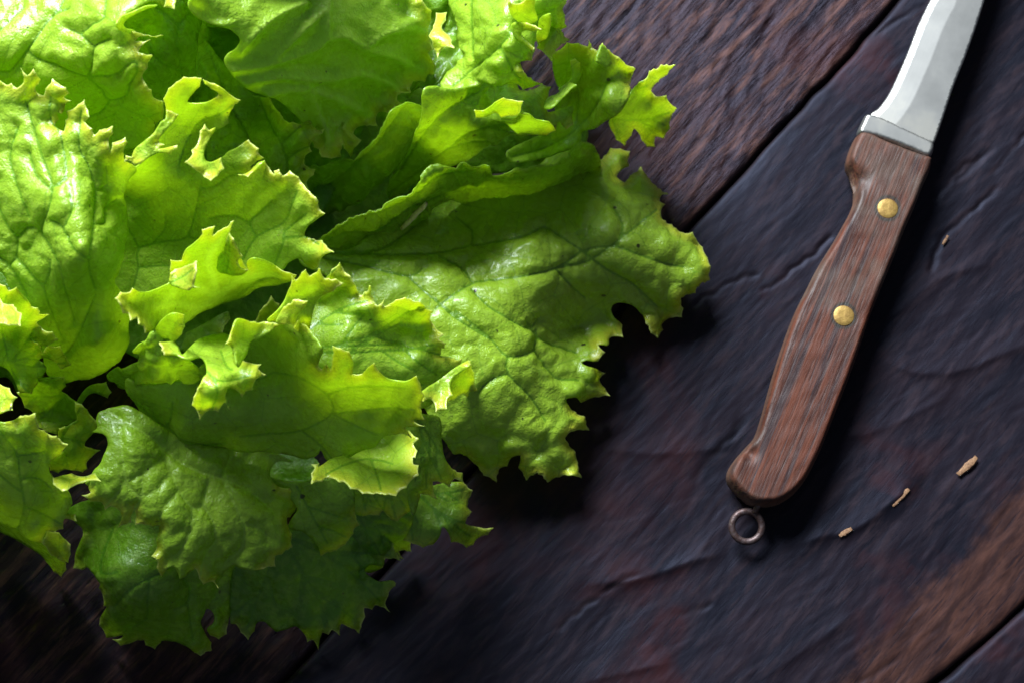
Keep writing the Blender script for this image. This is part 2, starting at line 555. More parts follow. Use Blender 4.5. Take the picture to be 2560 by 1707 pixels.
GROOVES = [(Y5([(-120, 1230), (0, 1160), (100, 1080), (250, 960), (400, 830)]), 1.0, 5),
           (Y5([(1180, 1080), (1240, 940), (1290, 800), (1400, 700), (1568, 560), (1700, 450)]), 1.0, 6),
           (Y4([(1880, 1500), (1990, 1350), (2126, 1190), (2250, 1090)]), 0.9, 5),
           (Y4([(1550, 1568), (1700, 1430), (1850, 1300)]), 0.6, 5),
           (Y5([(1230, 520), (1330, 370), (1568, 190)]), 0.9, 6),
           (Y4([(800, 320), (930, 240), (1100, 130), (1250, 50)]), 0.6, 6),
           (Y8([(0, 930), (120, 830), (260, 730), (420, 660)]), 0.5, 8),
           (Y8([(1500, 1217), (1700, 1100), (1560, 870)])[:2], 0.3, 8),
           (Y8([(600, 870), (760, 820), (900, 900)])[:2], 0.4, 8),
           (Y6([(100, 900), (180, 800), (330, 640), (420, 500)]), 0.5, 8),
           (D([(1600, 700), (1680, 650), (1740, 632)]), 0.5, 6),
           (Y7([(730, 230), (830, 130), (960, 30)]), 0.7, 9),
           (Y7([(30, 190), (130, 110), (260, 0)]), 0.8, 9),
           (Y7([(900, 310), (1000, 200), (1090, 110)]), 0.5, 8)]

def plank(v0f, v1f, mat, seed, relief, extra=True, zoff=0.0, dv=0.0008):
    u = np.arange(-0.42, 0.30, 0.0008)
    va, vb = v0f(u), v1f(u)
    nv = int((vb - va).max() / dv)
    s = np.linspace(0, 1, nv)
    V = va[None, :] + (vb - va)[None, :] * s[:, None]
    U = np.broadcast_to(u, V.shape)
    x = org[0] + U * gdir[0] + V * ndir[0]
    y = org[1] + U * gdir[1] + V * ndir[1]
    sh = U.shape
    uu, vv = U.ravel(), V.ravel()
    # fibrous relief: stretched along the grain, bent by a slow wander
    wob = 0.004 * vnoise(uu * 18, vv * 18, seed) + 0.0016 * vnoise(uu * 60, vv * 60, seed + 1)
    ca, sa = math.cos(math.radians(relief[3])), math.sin(math.radians(relief[3]))
    gu = uu * ca - vv * sa; gv = uu * sa + vv * ca + wob
    z = relief[0] * 1e-3 * fbm(gu * 150, gv * 640, seed + 2, 4) + relief[1] * 1e-3 * fbm(gu * 35, gv * 150, seed + 5, 3) + relief[2] * 1e-3 * fbm(uu * 14, vv * 22, seed + 8, 3)
    e = np.minimum(vv - np.broadcast_to(va[None], sh).ravel(), np.broadcast_to(vb[None], sh).ravel() - vv)
    z -= 0.0022 * np.exp(-e / 0.0005) + 0.0004 * np.exp(-e / 0.004)
    worn = np.zeros(len(z)); low = np.exp(-e / 0.0006) * 0.9
    px = project(np.stack([x.ravel(), y.ravel(), np.zeros(len(z))], 1))
    if extra:
        for line, amp in RIDGES:
            A, B = poly_segs([line])
            d = seg_dist(px, A, B)
            near = d < 150
            L = np.array([q[:2] for q in line]); o = np.argsort(L[:, 0])
            yl = np.interp(px[:, 0], L[o, 0], L[o, 1])
            above = px[:, 1] + 5 * vnoise(px[:, 0] / 14, px[:, 1] / 14, 4) < yl
            endf = np.clip(np.minimum(px[:, 0] - L[:, 0].min(), L[:, 0].max() - px[:, 0]) / 60, 0, 1)
            z += near * endf * amp * 1.25e-3 * np.where(above, np.exp(-d / 55), np.exp(-d / 15.0))
        for line, depth, wd_ in GROOVES:
            A, B = poly_segs([line])
            d = seg_dist(px + 6 * np.stack([vnoise(px[:, 0] / 25, px[:, 1] / 25, 1), vnoise(px[:, 0] / 25, px[:, 1] / 25, 2)], 1), A, B)
            g = np.exp(-(d / wd_) ** 2) * (0.6 + 0.4 * vnoise(px[:, 0] / 40, px[:, 1] / 40, 6))
            z -= depth * 1e-3 * g
            low = np.maximum(low, g * 0.45)
        # brown worn band near the lower right
        q = D([(2352, 1075), (1885, 1568)])
        a_, b_ = np.array(q[0]), np.array(q[1])
        nn = np.array([-(b_ - a_)[1], (b_ - a_)[0]]); nn /= np.linalg.norm(nn)
        sd = (px - a_) @ nn * (-1 if ((np.array([2500, 1700]) - a_) @ nn) < 0 else 1)
        worn = np.clip(0.5 + (sd - 20) / 130, 0, 1) * np.clip(1 - (sd - 230) / 160, 0, 1)
    P = np.stack([x.ravel(), y.ravel(), z + zoff], 1)
    n0, n1 = sh
    idx = np.arange(n0 * n1).reshape(sh)
    F = np.stack([idx[:-1, :-1], idx[1:, :-1], idx[1:, 1:], idx[:-1, 1:]], -1).reshape(-1, 4)
    # side skirts and underside
    ring = np.concatenate([idx[0, :], idx[1:, -1], idx[-1, -2::-1], idx[-2:0:-1, 0]])
    base = P[ring].copy(); base[:, 2] = -0.022
    nb = len(P)
    P = np.r_[P, base]
    k = len(ring)
    i = np.arange(k); j = (i + 1) % k
    S = np.stack([ring[i], ring[j], nb + j, nb + i], 1)
    faces = [tuple(f) for f in F] + [tuple(f) for f in S] + [tuple(nb + np.arange(k)[::-1])]
    worn = np.r_[worn, np.zeros(k)]; low = np.r_[low, np.ones(k)]
    # object space aligned with the grain: local x along the joint
    o3 = np.array([org[0], org[1], 0.0])
    R = np.array([[gdir[0], gdir[1], 0], [ndir[0], ndir[1], 0], [0, 0, -1.0]])
    Pl = (P - o3) @ R.T
    ob = mesh_obj('plank', Pl, faces, [mat], table, {'worn': worn, 'low': low})
    ob.matrix_local = Matrix(((gdir[0], ndir[0], 0, o3[0]), (gdir[1], ndir[1], 0, o3[1]), (0, 0, -1, 0), (0, 0, 0, 1)))
    # faces were wound for the world frame
    return ob

def edge_wob(u, seed, a=0.0010):
    return a * (vnoise(u * 45, u * 0, seed) * 0.7 + vnoise(u * 160, u * 0, seed + 3) * 0.35)
pl_a = plank(lambda u: -0.26 + u * 0, lambda u: -0.0003 + edge_wob(u, 3, 0.0008), M_ROUGH_PLANK, 20, (0.75, 0.5, 0.6, 10), True)
pl_a['label'] = 'rough brown plank with fibrous grain, upper left of the joint'
pl_b = plank(lambda u: 0.0004 + edge_wob(u, 3, 0.0008) + edge_wob(u, 9, 0.0004), lambda u: joint2(u) - 0.0003 + edge_wob(u, 12), M_DARK_PLANK, 40, (0.14, 0.2, 1.1, -4), True)
pl_b['label'] = 'dark bluish plank with scalloped ridges under the knife'
pl_c = plank(lambda u: joint2(u) + 0.0005 + edge_wob(u, 15), lambda u: joint2(u) + 0.10, M_DARK_PLANK, 60, (0.3, 0.4, 0.8, 0), False, -0.0004)
pl_c['label'] = 'narrow dark plank in the lower right corner'

# ------------------------------------------------------------------ lettuce
root_w = unproject(*D([(420, 820)])[0], 0.0)
lettuce = empty('lettuce', (root_w[0], root_w[1], 0.0), category='lettuce',
                label='loose leafy green lettuce head with frilly yellow edges on dark planks')
ROOT = np.array([root_w[0], root_w[1], 0.0])
LEAF_N = [0]
ZS = 1.0            # the traced heights were guessed a little tall

def leaf(outline, zc, tone=0.6, cell=70, puff=1.6, ruffle=2.5, teeth=6.0, base=None, fan=5, veins=(), under=0, parent=None, name='leaf', label=None, net=True, grid=6.2, fine=0.5, wide=1.0, pale=0.0):
    global ORI
    LEAF_N[0] += 1
    r = np.random.default_rng(100 + LEAF_N[0])
    P0 = np.array([p[:2] for p in outline])
    ORI = area_sign(P0)
    bd, mar = boundary(outline, 4.0, teeth, r)
    keep = np.r_[True, np.linalg.norm(np.diff(bd, axis=0), axis=1) > 0.6]
    bd, mar = bd[keep], mar[keep]
    lo, hi = bd.min(0), bd.max(0)
    lines = [list(l) for l in veins]
    if base is not None:
        b = np.array(base[:2])
        mi = np.where(mar)[0]
        if len(mi) > 4 and fan:
            tg = bd[mi[np.linspace(0.06 * len(mi), 0.94 * len(mi), fan).astype(int)]]
            for tpt in tg:
                v = tpt - b; L = np.linalg.norm(v)
                nrm = np.array([-v[1], v[0]]) / max(L, 1e-6)
                bow = r.uniform(-0.10, 0.10) * L
                pts = [b + v * s + nrm * (bow * math.sin(math.pi * s) + r.uniform(-1, 1) * 0.012 * L) for s in (0.02, 0.2, 0.4, 0.6, 0.78, 0.93)]
                lines.append(pts)
                for s0 in (0.45, 0.66):
                    i = 2 if s0 < 0.5 else 3
                    sg = r.choice([-1, 1])
                    q = pts[i]
                    d = v / L * 0.8 + nrm * sg * 0.6
                    lines.append([q, q + d * L * 0.14, q + d * L * 0.27 + nrm * sg * -0.02 * L])
    A1, B1 = poly_segs(lines)
    if net:
        A2, B2 = voronoi_segs(lo, hi, cell, r)
        A3, B3 = voronoi_segs(lo, hi, cell * 0.40, r)
    else:
        A2 = B2 = A3 = B3 = np.zeros((0, 2))
    G = hexgrid(lo, hi, grid, r)
    G = G[inside(G, bd)]
    vs = np.concatenate([sample_segs(A1, B1, 4.5), sample_segs(A2, B2, 5.5)]) if len(A1) + len(A2) else np.zeros((0, 2))
    if len(vs):
        vs = vs[inside(vs, bd)]
        vs = vs[far_from(vs, bd, 3.0)]
        kp, seen = [], set()
        for i, q in enumerate(vs):
            k = (round(q[0] / 3.0), round(q[1] / 3.0))
            if k not in seen:
                seen.add(k); kp.append(i)
        vs = vs[kp]
    G = G[far_from(G, np.r_[bd, vs] if len(vs) else bd, 3.6)]
    V, F = triangulate(bd, np.r_[vs, G] if len(vs) else G)
    mA, mB = bd[mar], np.roll(bd, -1, 0)[mar]
    de = seg_dist(V, mA, mB) if mar.any() else np.full(len(V), 200.0)
    de = np.minimum(de, 200)
    z = tps(zc)(V)
    sd = LEAF_N[0] * 3
    z = z + ruffle * np.exp(-de / 40) * vnoise(V[:, 0] / 38, V[:, 1] / 38, sd) * 1.5 + ruffle * 0.16 * np.exp(-de / 16) * vnoise(V[:, 0] / 15, V[:, 1] / 15, sd + 1)
    z = z + 1.3 * vnoise(V[:, 0] / 110, V[:, 1] / 110, sd + 2)
    z = np.maximum(z, 1.2 + 0.6 * vnoise(V[:, 0] / 50, V[:, 1] / 50, sd)) * 1e-3 * ZS
    P = unproject(V[:, 0], V[:, 1], z)
    N = vnormals(P, F)
    d1 = np.minimum(seg_dist(V, A1, B1), 200)
    d2 = np.minimum(seg_dist(V, A2, B2), 200)
    d3 = np.minimum(seg_dist(V, A3, B3), 200)
    sg = -1.0 if under else 1.0
    am = 0.55 + 0.45 * vnoise(V[:, 0] / 90, V[:, 1] / 90, sd + 3)
    q = np.clip(np.minimum(d2, d1) / (0.42 * cell), 0, 1)
    h = 0.55 * puff * am * q * q * (3 - 2 * q) if net else 0
    h = h + puff * 0.34 * (1 - np.exp(-d1 / (24.0 if under else 11.0))) * wide
    h = h + fine * 0.20 * np.sin(np.pi / 2 * np.clip(d3 / (0.16 * cell), 0, 1)) * (0.6 + 0.6 * vnoise(V[:, 0] / 60, V[:, 1] / 60, sd + 4))
    h = sg * h * np.clip(de / 30, 0.0, 1) * 1e-3
    h = h + 0.22e-3 * fbm(V[:, 0] / 22, V[:, 1] / 22, sd + 5, 2) * np.clip(de / 12, 0, 1)
    P = P + N * np.asarray(h)[:, None]
    N = vnormals(P, F)
    th = 0.00042 * (0.55 + 0.45 * np.clip(de / 25, 0, 1))
    Q = P - N * th[:, None]
    n = len(P)
    be = border_edges(F)
    rim = np.stack([be[:, 1], be[:, 0], be[:, 0] + n, be[:, 1] + n], 1)
    faces = [tuple(f) for f in F] + [tuple(f) for f in (F[:, ::-1] + n)] + [tuple(f) for f in rim]
    fm = np.r_[np.zeros(len(F)), np.ones(len(F)), np.zeros(len(rim))]
    two = lambda a: np.r_[a, a]
    at = {'edge': two(de), 'vein_main': two(d1), 'vein_net': two(d2), 'vein_fine': two(d3), 'tone': np.full(2 * n, tone), 'under': np.full(2 * n, max(float(under), pale))}
    o = mesh_obj(name, np.r_[P, Q], faces, [M_LEAF, M_UNDER], parent or lettuce, at, fm, True, ROOT)
    if label:
        o['label'] = label
    return o

def curl(par, outline, zc, tone=0.9, **kw):
    kw.setdefault('net', True); kw.setdefault('cell', 46); kw.setdefault('puff', 0.5); kw.setdefault('ruffle', 1.6)
    kw.setdefault('teeth', 4.5); kw.setdefault('grid', 5.0); kw.setdefault('fine', 0.15)
    return leaf(outline, zc, tone, parent=par, name='curled_edge', **kw)

# ---- hidden inner leaves added to block light under the head -----------------------------------
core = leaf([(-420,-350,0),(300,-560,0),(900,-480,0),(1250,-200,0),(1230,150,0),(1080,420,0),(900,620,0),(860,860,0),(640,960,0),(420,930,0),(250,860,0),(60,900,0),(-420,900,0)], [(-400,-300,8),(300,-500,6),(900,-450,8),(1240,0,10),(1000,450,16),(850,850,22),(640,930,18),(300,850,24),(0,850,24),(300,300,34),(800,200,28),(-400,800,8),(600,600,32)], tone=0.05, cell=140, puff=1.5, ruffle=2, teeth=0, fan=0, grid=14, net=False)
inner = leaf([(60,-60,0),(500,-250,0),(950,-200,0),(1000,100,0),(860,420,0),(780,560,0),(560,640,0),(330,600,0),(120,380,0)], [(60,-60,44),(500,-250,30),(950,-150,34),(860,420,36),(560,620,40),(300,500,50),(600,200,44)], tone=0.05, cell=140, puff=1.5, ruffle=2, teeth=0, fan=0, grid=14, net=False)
# unseen leaf added above the frame to shade the top centre leaf
leaf([(200,-260,0),(420,-60,0),(640,-50,0),(760,-160),(800,-260),(780,-330),(800,-420),(700,-520),(600,-560),(450,-600),(330,-560),(200,-420,0)], [(200,-260,30),(420,-80,100),(640,-70,100),(760,-300,100),(500,-300,95),(450,-600,50)], tone=0.5, cell=90, puff=1.2, ruffle=3, teeth=5, base=(300,-400), fan=4, grid=9)
# unseen leaf added left of the frame, draped to block light from the table
leaf([(-760,500,0),(-400,440,0),(-230,520,0),(-200,860,0),(-60,1000,0),(-70,1180,0),(-90,1320),(-160,1420),(-300,1480),(-450,1440),(-600,1460),(-760,1380),(-820,1100,0)], [(-760,500,20),(-400,440,20),(-230,520,40),(-240,760,112),(-450,800,118),(-740,820,110),(-200,900,104),(-70,1150,76),(-100,1350,24),(-300,1470,6),(-700,1400,8),(-400,1150,86)], tone=0.5, cell=90, puff=1.2, ruffle=3, teeth=5, base=(-400,850), fan=4, grid=10)
leaf([(-700,640,0),(-300,600,0),(-210,900,0),(-60,960,0),(-60,1230),(-120,1360),(-200,1400),(-330,1440),(-450,1400),(-700,1350,0)], [(-700,640,90),(-230,700,96),(-200,900,82),(-70,1150,56),(-100,1330,14),(-300,1420,6),(-700,1300,8),(-400,1100,66)], tone=0.2, cell=90, puff=1.2, ruffle=3, teeth=5, base=(-400,850), fan=4, grid=12)  # second unseen layer, added to deepen the shade on the table
# ---- back of the head -------------------------------------------------------
# top centre leaf, seen from its underside
L9 = leaf(Z2([(170,-120,0),(500,-900,0),(1500,-900,0),(1890,-120,0),(1900,0),(1975,90),(1970,165),(1945,255),(1965,320),(1990,385),(1945,420),(1982,480),(2010,520),(1990,610),(1975,662),(1830,640),(1800,730),(1705,742),(1700,790),(1772,830),(1765,910),(1680,850),(1640,885),(1560,880),(1535,930),(1550,992),(1450,985),(1380,1010),(1360,1050),(1425,1100),(1340,1235),(1290,1170),(1280,1130),(1260,1237),(1190,1247),(1110,1235),(1050,1140),(1000,1000,0),(850,850,0),(720,780,0),(570,740,0),(380,540,0),(440,420,0),(480,320,0),(330,200,0),(140,90,0)]),
  Z2([(440,500,92),(1200,100,86),(1900,30,68),(1950,500,52),(1250,1200,56),(700,700,84),(1200,600,70),(160,-50,112),(500,-900,90),(1500,-900,60),(400,200,104),(700,300,95),(1500,850,54),(900,950,68)]),
  tone=0.62, cell=95, puff=3.0, ruffle=2.0, teeth=7, under=1, fan=0, net=True, fine=0.5, wide=2.4,
  veins=[Z2(l) for l in ([(420,560),(700,520),(1000,430),(1150,330),(1180,80),(1185,-60)],[(1150,330),(1300,300),(1480,400),(1700,470),(1900,560)],[(520,660),(800,620),(1000,640),(1200,640),(1450,600),(1700,690)],[(700,760),(950,720),(1150,760),(1320,830),(1500,900)],[(700,520),(860,370),(1060,170),(1150,90)],[(1480,400),(1600,290),(1760,240),(1920,250)],[(1000,640),(1100,880),(1180,1100)],[(480,420),(650,230),(800,110),(1000,20)])])
# dark leaf behind, above the stems
leaf(Z3([(150,-80,0),(520,-80,0),(500,300,0),(430,480,0),(250,640,0),(100,660,0),(-20,900,0),(-220,700,0),(-120,300,0)]), Z3([(300,0,50),(450,200,44),(200,550,46),(-100,700,40),(0,200,40)]), tone=0.25, cell=52, puff=4.5, fine=2.5, ruffle=1, base=Z3([(100,800)])[0], fan=0,
  veins=[Z3([(60,700),(240,420),(330,120),(360,-60)])])
# glossy dark green leaf between the stems
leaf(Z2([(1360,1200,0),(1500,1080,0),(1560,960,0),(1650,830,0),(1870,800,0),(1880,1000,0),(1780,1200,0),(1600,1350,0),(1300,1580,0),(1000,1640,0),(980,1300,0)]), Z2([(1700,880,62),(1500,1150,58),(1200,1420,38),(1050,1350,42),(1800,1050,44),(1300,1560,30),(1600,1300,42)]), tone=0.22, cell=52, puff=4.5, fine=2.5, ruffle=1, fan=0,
  veins=[Z2([(1000,1560),(1250,1380),(1480,1180),(1640,980),(1760,820)])])
# leaf inside the yellow C of the top left leaf
leaf(Z1([(880,30,0),(1200,10,0),(1430,40,0),(1540,140,0),(1552,220,0),(1510,330,0),(1500,620,0),(1440,820,0),(1200,880,0),(1030,500,0)]), Z1([(1200,40,80),(1540,180,60),(1505,600,56),(1000,200,78),(1200,800,60),(1390,330,80),(1300,600,70)]), tone=0.34, cell=75, puff=3.0, fine=2.0, ruffle=0.5, fan=0,
  veins=[Z1([(1440,820),(1420,560),(1380,350),(1400,200),(1480,100)]),Z1([(1400,210),(1290,110),(1200,40)]),Z1([(1420,560),(1250,480),(1100,300)])])
leaf(Z1([(1420,40,0),(1600,-40,0),(1900,-60,0),(2000,60,0),(1950,200,0),(1850,330,0),(1700,300,0),(1560,120,0)]), Z1([(1430,40,60),(1900,0,64),(1800,300,34),(1600,80,56)]), tone=0.25, cell=70, puff=1.4, ruffle=0.5, fan=0, net=True)
# narrow leaf running down to the toothed piece
leaf(Z2([(90,310,0),(210,315,0),(310,465,0),(440,585,0),(570,735,0),(700,770,0),(710,785),(730,830),(780,882),(850,965),(885,955),(940,975),(1015,930),(1070,1020),(1135,1010),(1120,1050),(1060,1085),(1015,1150),(1035,1192),(985,1222),(975,1290),(1062,1332),(1050,1372),(990,1432),(1010,1485),(900,1540,0),(600,1500,0),(300,1400,0),(150,900,0),(90,650,0)]), Z2([(150,330,36),(300,500,58),(550,740,60),(450,1100,58),(850,1000,66),(1050,1030,62),(800,1400,52),(200,800,56),(650,900,50),(1000,1400,54)]), tone=0.42, cell=56, puff=2.8, fine=2.0, ruffle=1.5, teeth=4, fan=0,
  veins=[Z2([(250,450),(380,800),(520,1050),(650,1300),(760,1500)]),Z2([(620,760),(720,1000),(800,1130),(850,1320),(840,1480)]),Z2([(800,1130),(870,1060),(950,990)]),Z2([(850,1250),(930,1180),(1010,1150)])])
# rumpled bright leaf at the top right
L8a = leaf(Z3([(360,-120,0),(500,-600,0),(1100,-600,0),(1190,-120,0),(1190,0),(1185,25),(1160,70),(1178,110),(1185,200),(1150,215),(1205,290),(1120,350),(1080,440),(1040,390),(975,342),(990,300),(930,300,0),(965,360),(938,435),(880,425,0),(845,450,0),(880,510),(940,572),(1018,602),(935,627),(880,645),(830,600),(790,570,0),(700,570,0),(620,600,0),(500,650,0),(330,660,0),(350,560,0),(450,450,0),(480,400,0),(440,330,0),(430,200,0),(360,0,0)]), Z3([(450,300,52),(600,130,70),(800,250,84),(700,480,78),(380,620,58),(1100,100,74),(1190,250,58),(1000,600,66),(900,420,72),(620,560,62),(1000,0,86),(500,-600,30),(1100,-600,40),(1020,200,62),(1060,300,72)]), tone=0.84, cell=64, puff=3.4, fine=2.0, ruffle=4.0, teeth=5, fan=0,
  veins=[Z3([(540,420),(530,250),(520,80),(530,-80)]),Z3([(380,620),(560,470),(720,330),(820,170),(860,0)]),Z3([(720,330),(780,450),(860,590)]),Z3([(820,170),(960,100),(1100,60)])])
curl(L8a, Z3([(800,170,0),(850,160,0),(900,165),(960,185),(1012,215),(960,228),(900,215,0),(860,250,0),(920,310,0),(962,345),(945,370),(900,330,0),(830,280,0),(800,220,0)]), Z3([(820,200,84),(1000,215,92),(950,350,84)]), tone=0.95)
curl(L8a, Z3([(780,0),(800,30),(860,30),(905,-20),(960,-30,0),(960,60,0),(980,140,0),(900,180,0),(800,120,0),(770,40,0)]), Z3([(800,20,94),(960,0,94),(900,170,86)]), tone=1.0)
curl(L8a, Z3([(1000,130,0),(1070,100,0),(1075,170,0),(1050,270,0),(1000,300),(985,340),(975,260,0),(985,200,0)]), Z3([(1000,200,84),(1050,130,92),(1000,300,76)]), tone=0.85)
flap = leaf(Z2([(2005,100),(2092,95),(2085,160),(2050,212),(2062,240),(2118,280),(2152,382),(2085,370),(2038,402),(2020,460),(1990,400),(1948,280),(1992,190)]), Z2([(2050,100,72),(2000,400,80),(2140,370,86),(1960,270,84),(2060,280,84)]), tone=0.95, cell=50, puff=0.8, ruffle=1.0, teeth=4, fan=0, net=False)
# leaf with the long pale stem
L8b = leaf(Z3([(150,640,0),(210,615,0),(330,640,0),(480,620,0),(560,560,0),(700,540,0),(800,570,0),(850,640),(940,642),(1010,600),(1075,620),(1060,690),(1040,760),(1055,802),(1130,790,0),(1215,770),(1215,830,0),(1238,890),(1190,925),(1110,870,0),(1112,932),(1050,967),(990,960),(870,972),(780,950,0),(700,1010,0),(600,1045,0),(500,1110,0),(400,1150,0),(250,1200,0),(100,1290,0),(-60,1400,0),(-90,1300,0),(60,1060,0),(140,800,0)]), Z3([(-40,1320,30),(20,1150,44),(170,640,74),(350,680,66),(550,900,54),(650,640,44),(800,820,70),(1100,900,54),(1050,680,52),(500,1110,36),(700,1000,48),(850,650,52),(200,1000,54),(330,1050,48)]), tone=0.50, cell=70, puff=3.0, ruffle=3.0, fine=2.0, teeth=4, fan=0,
  veins=[Z3([(-60,1360),(150,1200),(330,1060),(480,950),(640,900),(800,880)]),Z3([(-20,1250),(120,1020),(250,850),(400,740),(560,660)]),Z3([(330,1060),(500,1010),(640,1000)]),Z3([(640,900),(760,930),(880,950)])])
curl(L8b, Z3([(528,790),(600,790,0),(680,730,0),(740,703),(800,717),(877,727),(862,790),(845,832),(720,842),(690,800,0),(620,830,0),(540,842)]), Z3([(530,800,74),(740,720,84),(860,740,84),(720,830,74),(600,830,68)]), tone=0.85)
curl(L8b, Z3([(720,850),(790,850,0),(830,840,0),(860,810,0),(920,810,0),(980,860,0),(1060,870,0),(1112,935),(1050,967),(950,960,0),(860,970),(790,910,0)]), Z3([(740,860,76),(920,810,80),(1100,930,66),(900,950,62)]), tone=0.6)
curl(L8b, Z3([(1030,780),(1040,720,0),(1110,680,0),(1160,630,0),(1200,590,0),(1262,610),(1230,630,0),(1170,690,0),(1120,740,0),(1075,775,0)]), Z3([(1040,770,66),(1200,600,62),(1120,700,66)]), tone=0.75)
# lobes at the far right of the bunch
L8c = leaf(Z3([(1085,370),(1130,360),(1190,308),(1270,312),(1338,335),(1348,288),(1400,370),(1420,330),(1440,308),(1500,370),(1560,410),(1677,497),(1650,560),(1645,650),(1610,720,0),(1560,800,0),(1480,860,0),(1400,920,0),(1310,945,0),(1290,1020,0),(1180,1090,0),(1000,1140,0),(800,1160,0),(760,1080,0),(1000,960,0),(1110,870,0),(1100,750,0),(1160,650,0),(1110,590,0),(1085,480,0)]), Z3([(1150,400,50),(1290,360,46),(1370,350,58),(1340,520,40),(1430,470,60),(1440,700,54),(1600,520,44),(1350,920,36),(1230,850,24),(1250,650,22),(900,1100,26),(1130,560,40),(1000,1060,22)]), tone=0.66, cell=60, puff=2.4, ruffle=3.0, teeth=5, fan=0,
  veins=[Z3([(800,1120),(1050,1050),(1250,930),(1400,760),(1490,560)]),Z3([(1250,930),(1280,700),(1230,500)])])
curl(L8c, Z3([(1395,440),(1410,380,0),(1440,320,0),(1480,370,0),(1505,450),(1480,480,0),(1440,470,0)]), Z3([(1400,440,62),(1440,330,62),(1500,450,58)]), tone=0.7)
curl(L8c, Z3([(1215,430),(1250,418),(1285,450),(1285,550,0),(1250,600,0),(1170,640,0),(1130,640,0),(1220,560,0)]), Z3([(1230,430,58),(1280,560,52),(1150,630,54)]), tone=0.7)
L8d = leaf(Z3([(1540,800,0),(1600,730,0),(1645,670,0),(1700,590),(1760,562),(1780,510),(1870,468),(1962,468),(1900,540),(1830,592),(1790,650),(1822,692),(1900,680),(1912,722),(1972,775),(1930,850),(1922,920),(1880,992),(1820,978),(1815,1052),(1760,1052),(1720,1000),(1700,950),(1668,920),(1650,970),(1600,1042),(1540,1000),(1505,930),(1490,870,0)]), Z3([(1560,800,38),(1950,470,46),(1760,600,38),(1950,780,22),(1790,760,30),(1600,1000,14),(1760,1040,12),(1880,980,20),(1650,850,26)]), tone=0.5, cell=80, puff=1.0, ruffle=2.5, teeth=5, base=Z3([(1520,850)])[0], fan=3)
# rumpled ridge leaf
L8f = leaf(Z6([(120,800,0),(300,640,0),(500,560,0),(620,500,0),(870,370,0),(950,280,0),(1050,200,0),(1180,190,0),(1300,150,0),(1400,185,0),(1480,165,0),(1510,235,0),(1680,200,0),(1900,170,0),(2050,110,0),(2170,0,0),(2300,40,0),(2320,250,0),(2000,500,0),(1500,470,0),(1100,470,0),(900,680,0),(700,800,0),(500,870,0),(200,880,0)]), Z6([(150,820,42),(620,520,50),(1000,350,52),(1300,190,52),(1650,250,44),(2150,60,34),(1900,430,12),(600,760,32),(900,620,30),(1200,460,22),(1500,380,26),(1100,350,44)]), tone=0.50, cell=52, puff=3.0, fine=3.0, ruffle=0.5, fan=0,
  veins=[Z6([(120,840),(350,720),(600,700),(800,560),(1000,470),(1300,380),(1700,360)]),Z6([(150,800),(400,620),(650,540),(900,420),(1080,280),(1300,240)])])

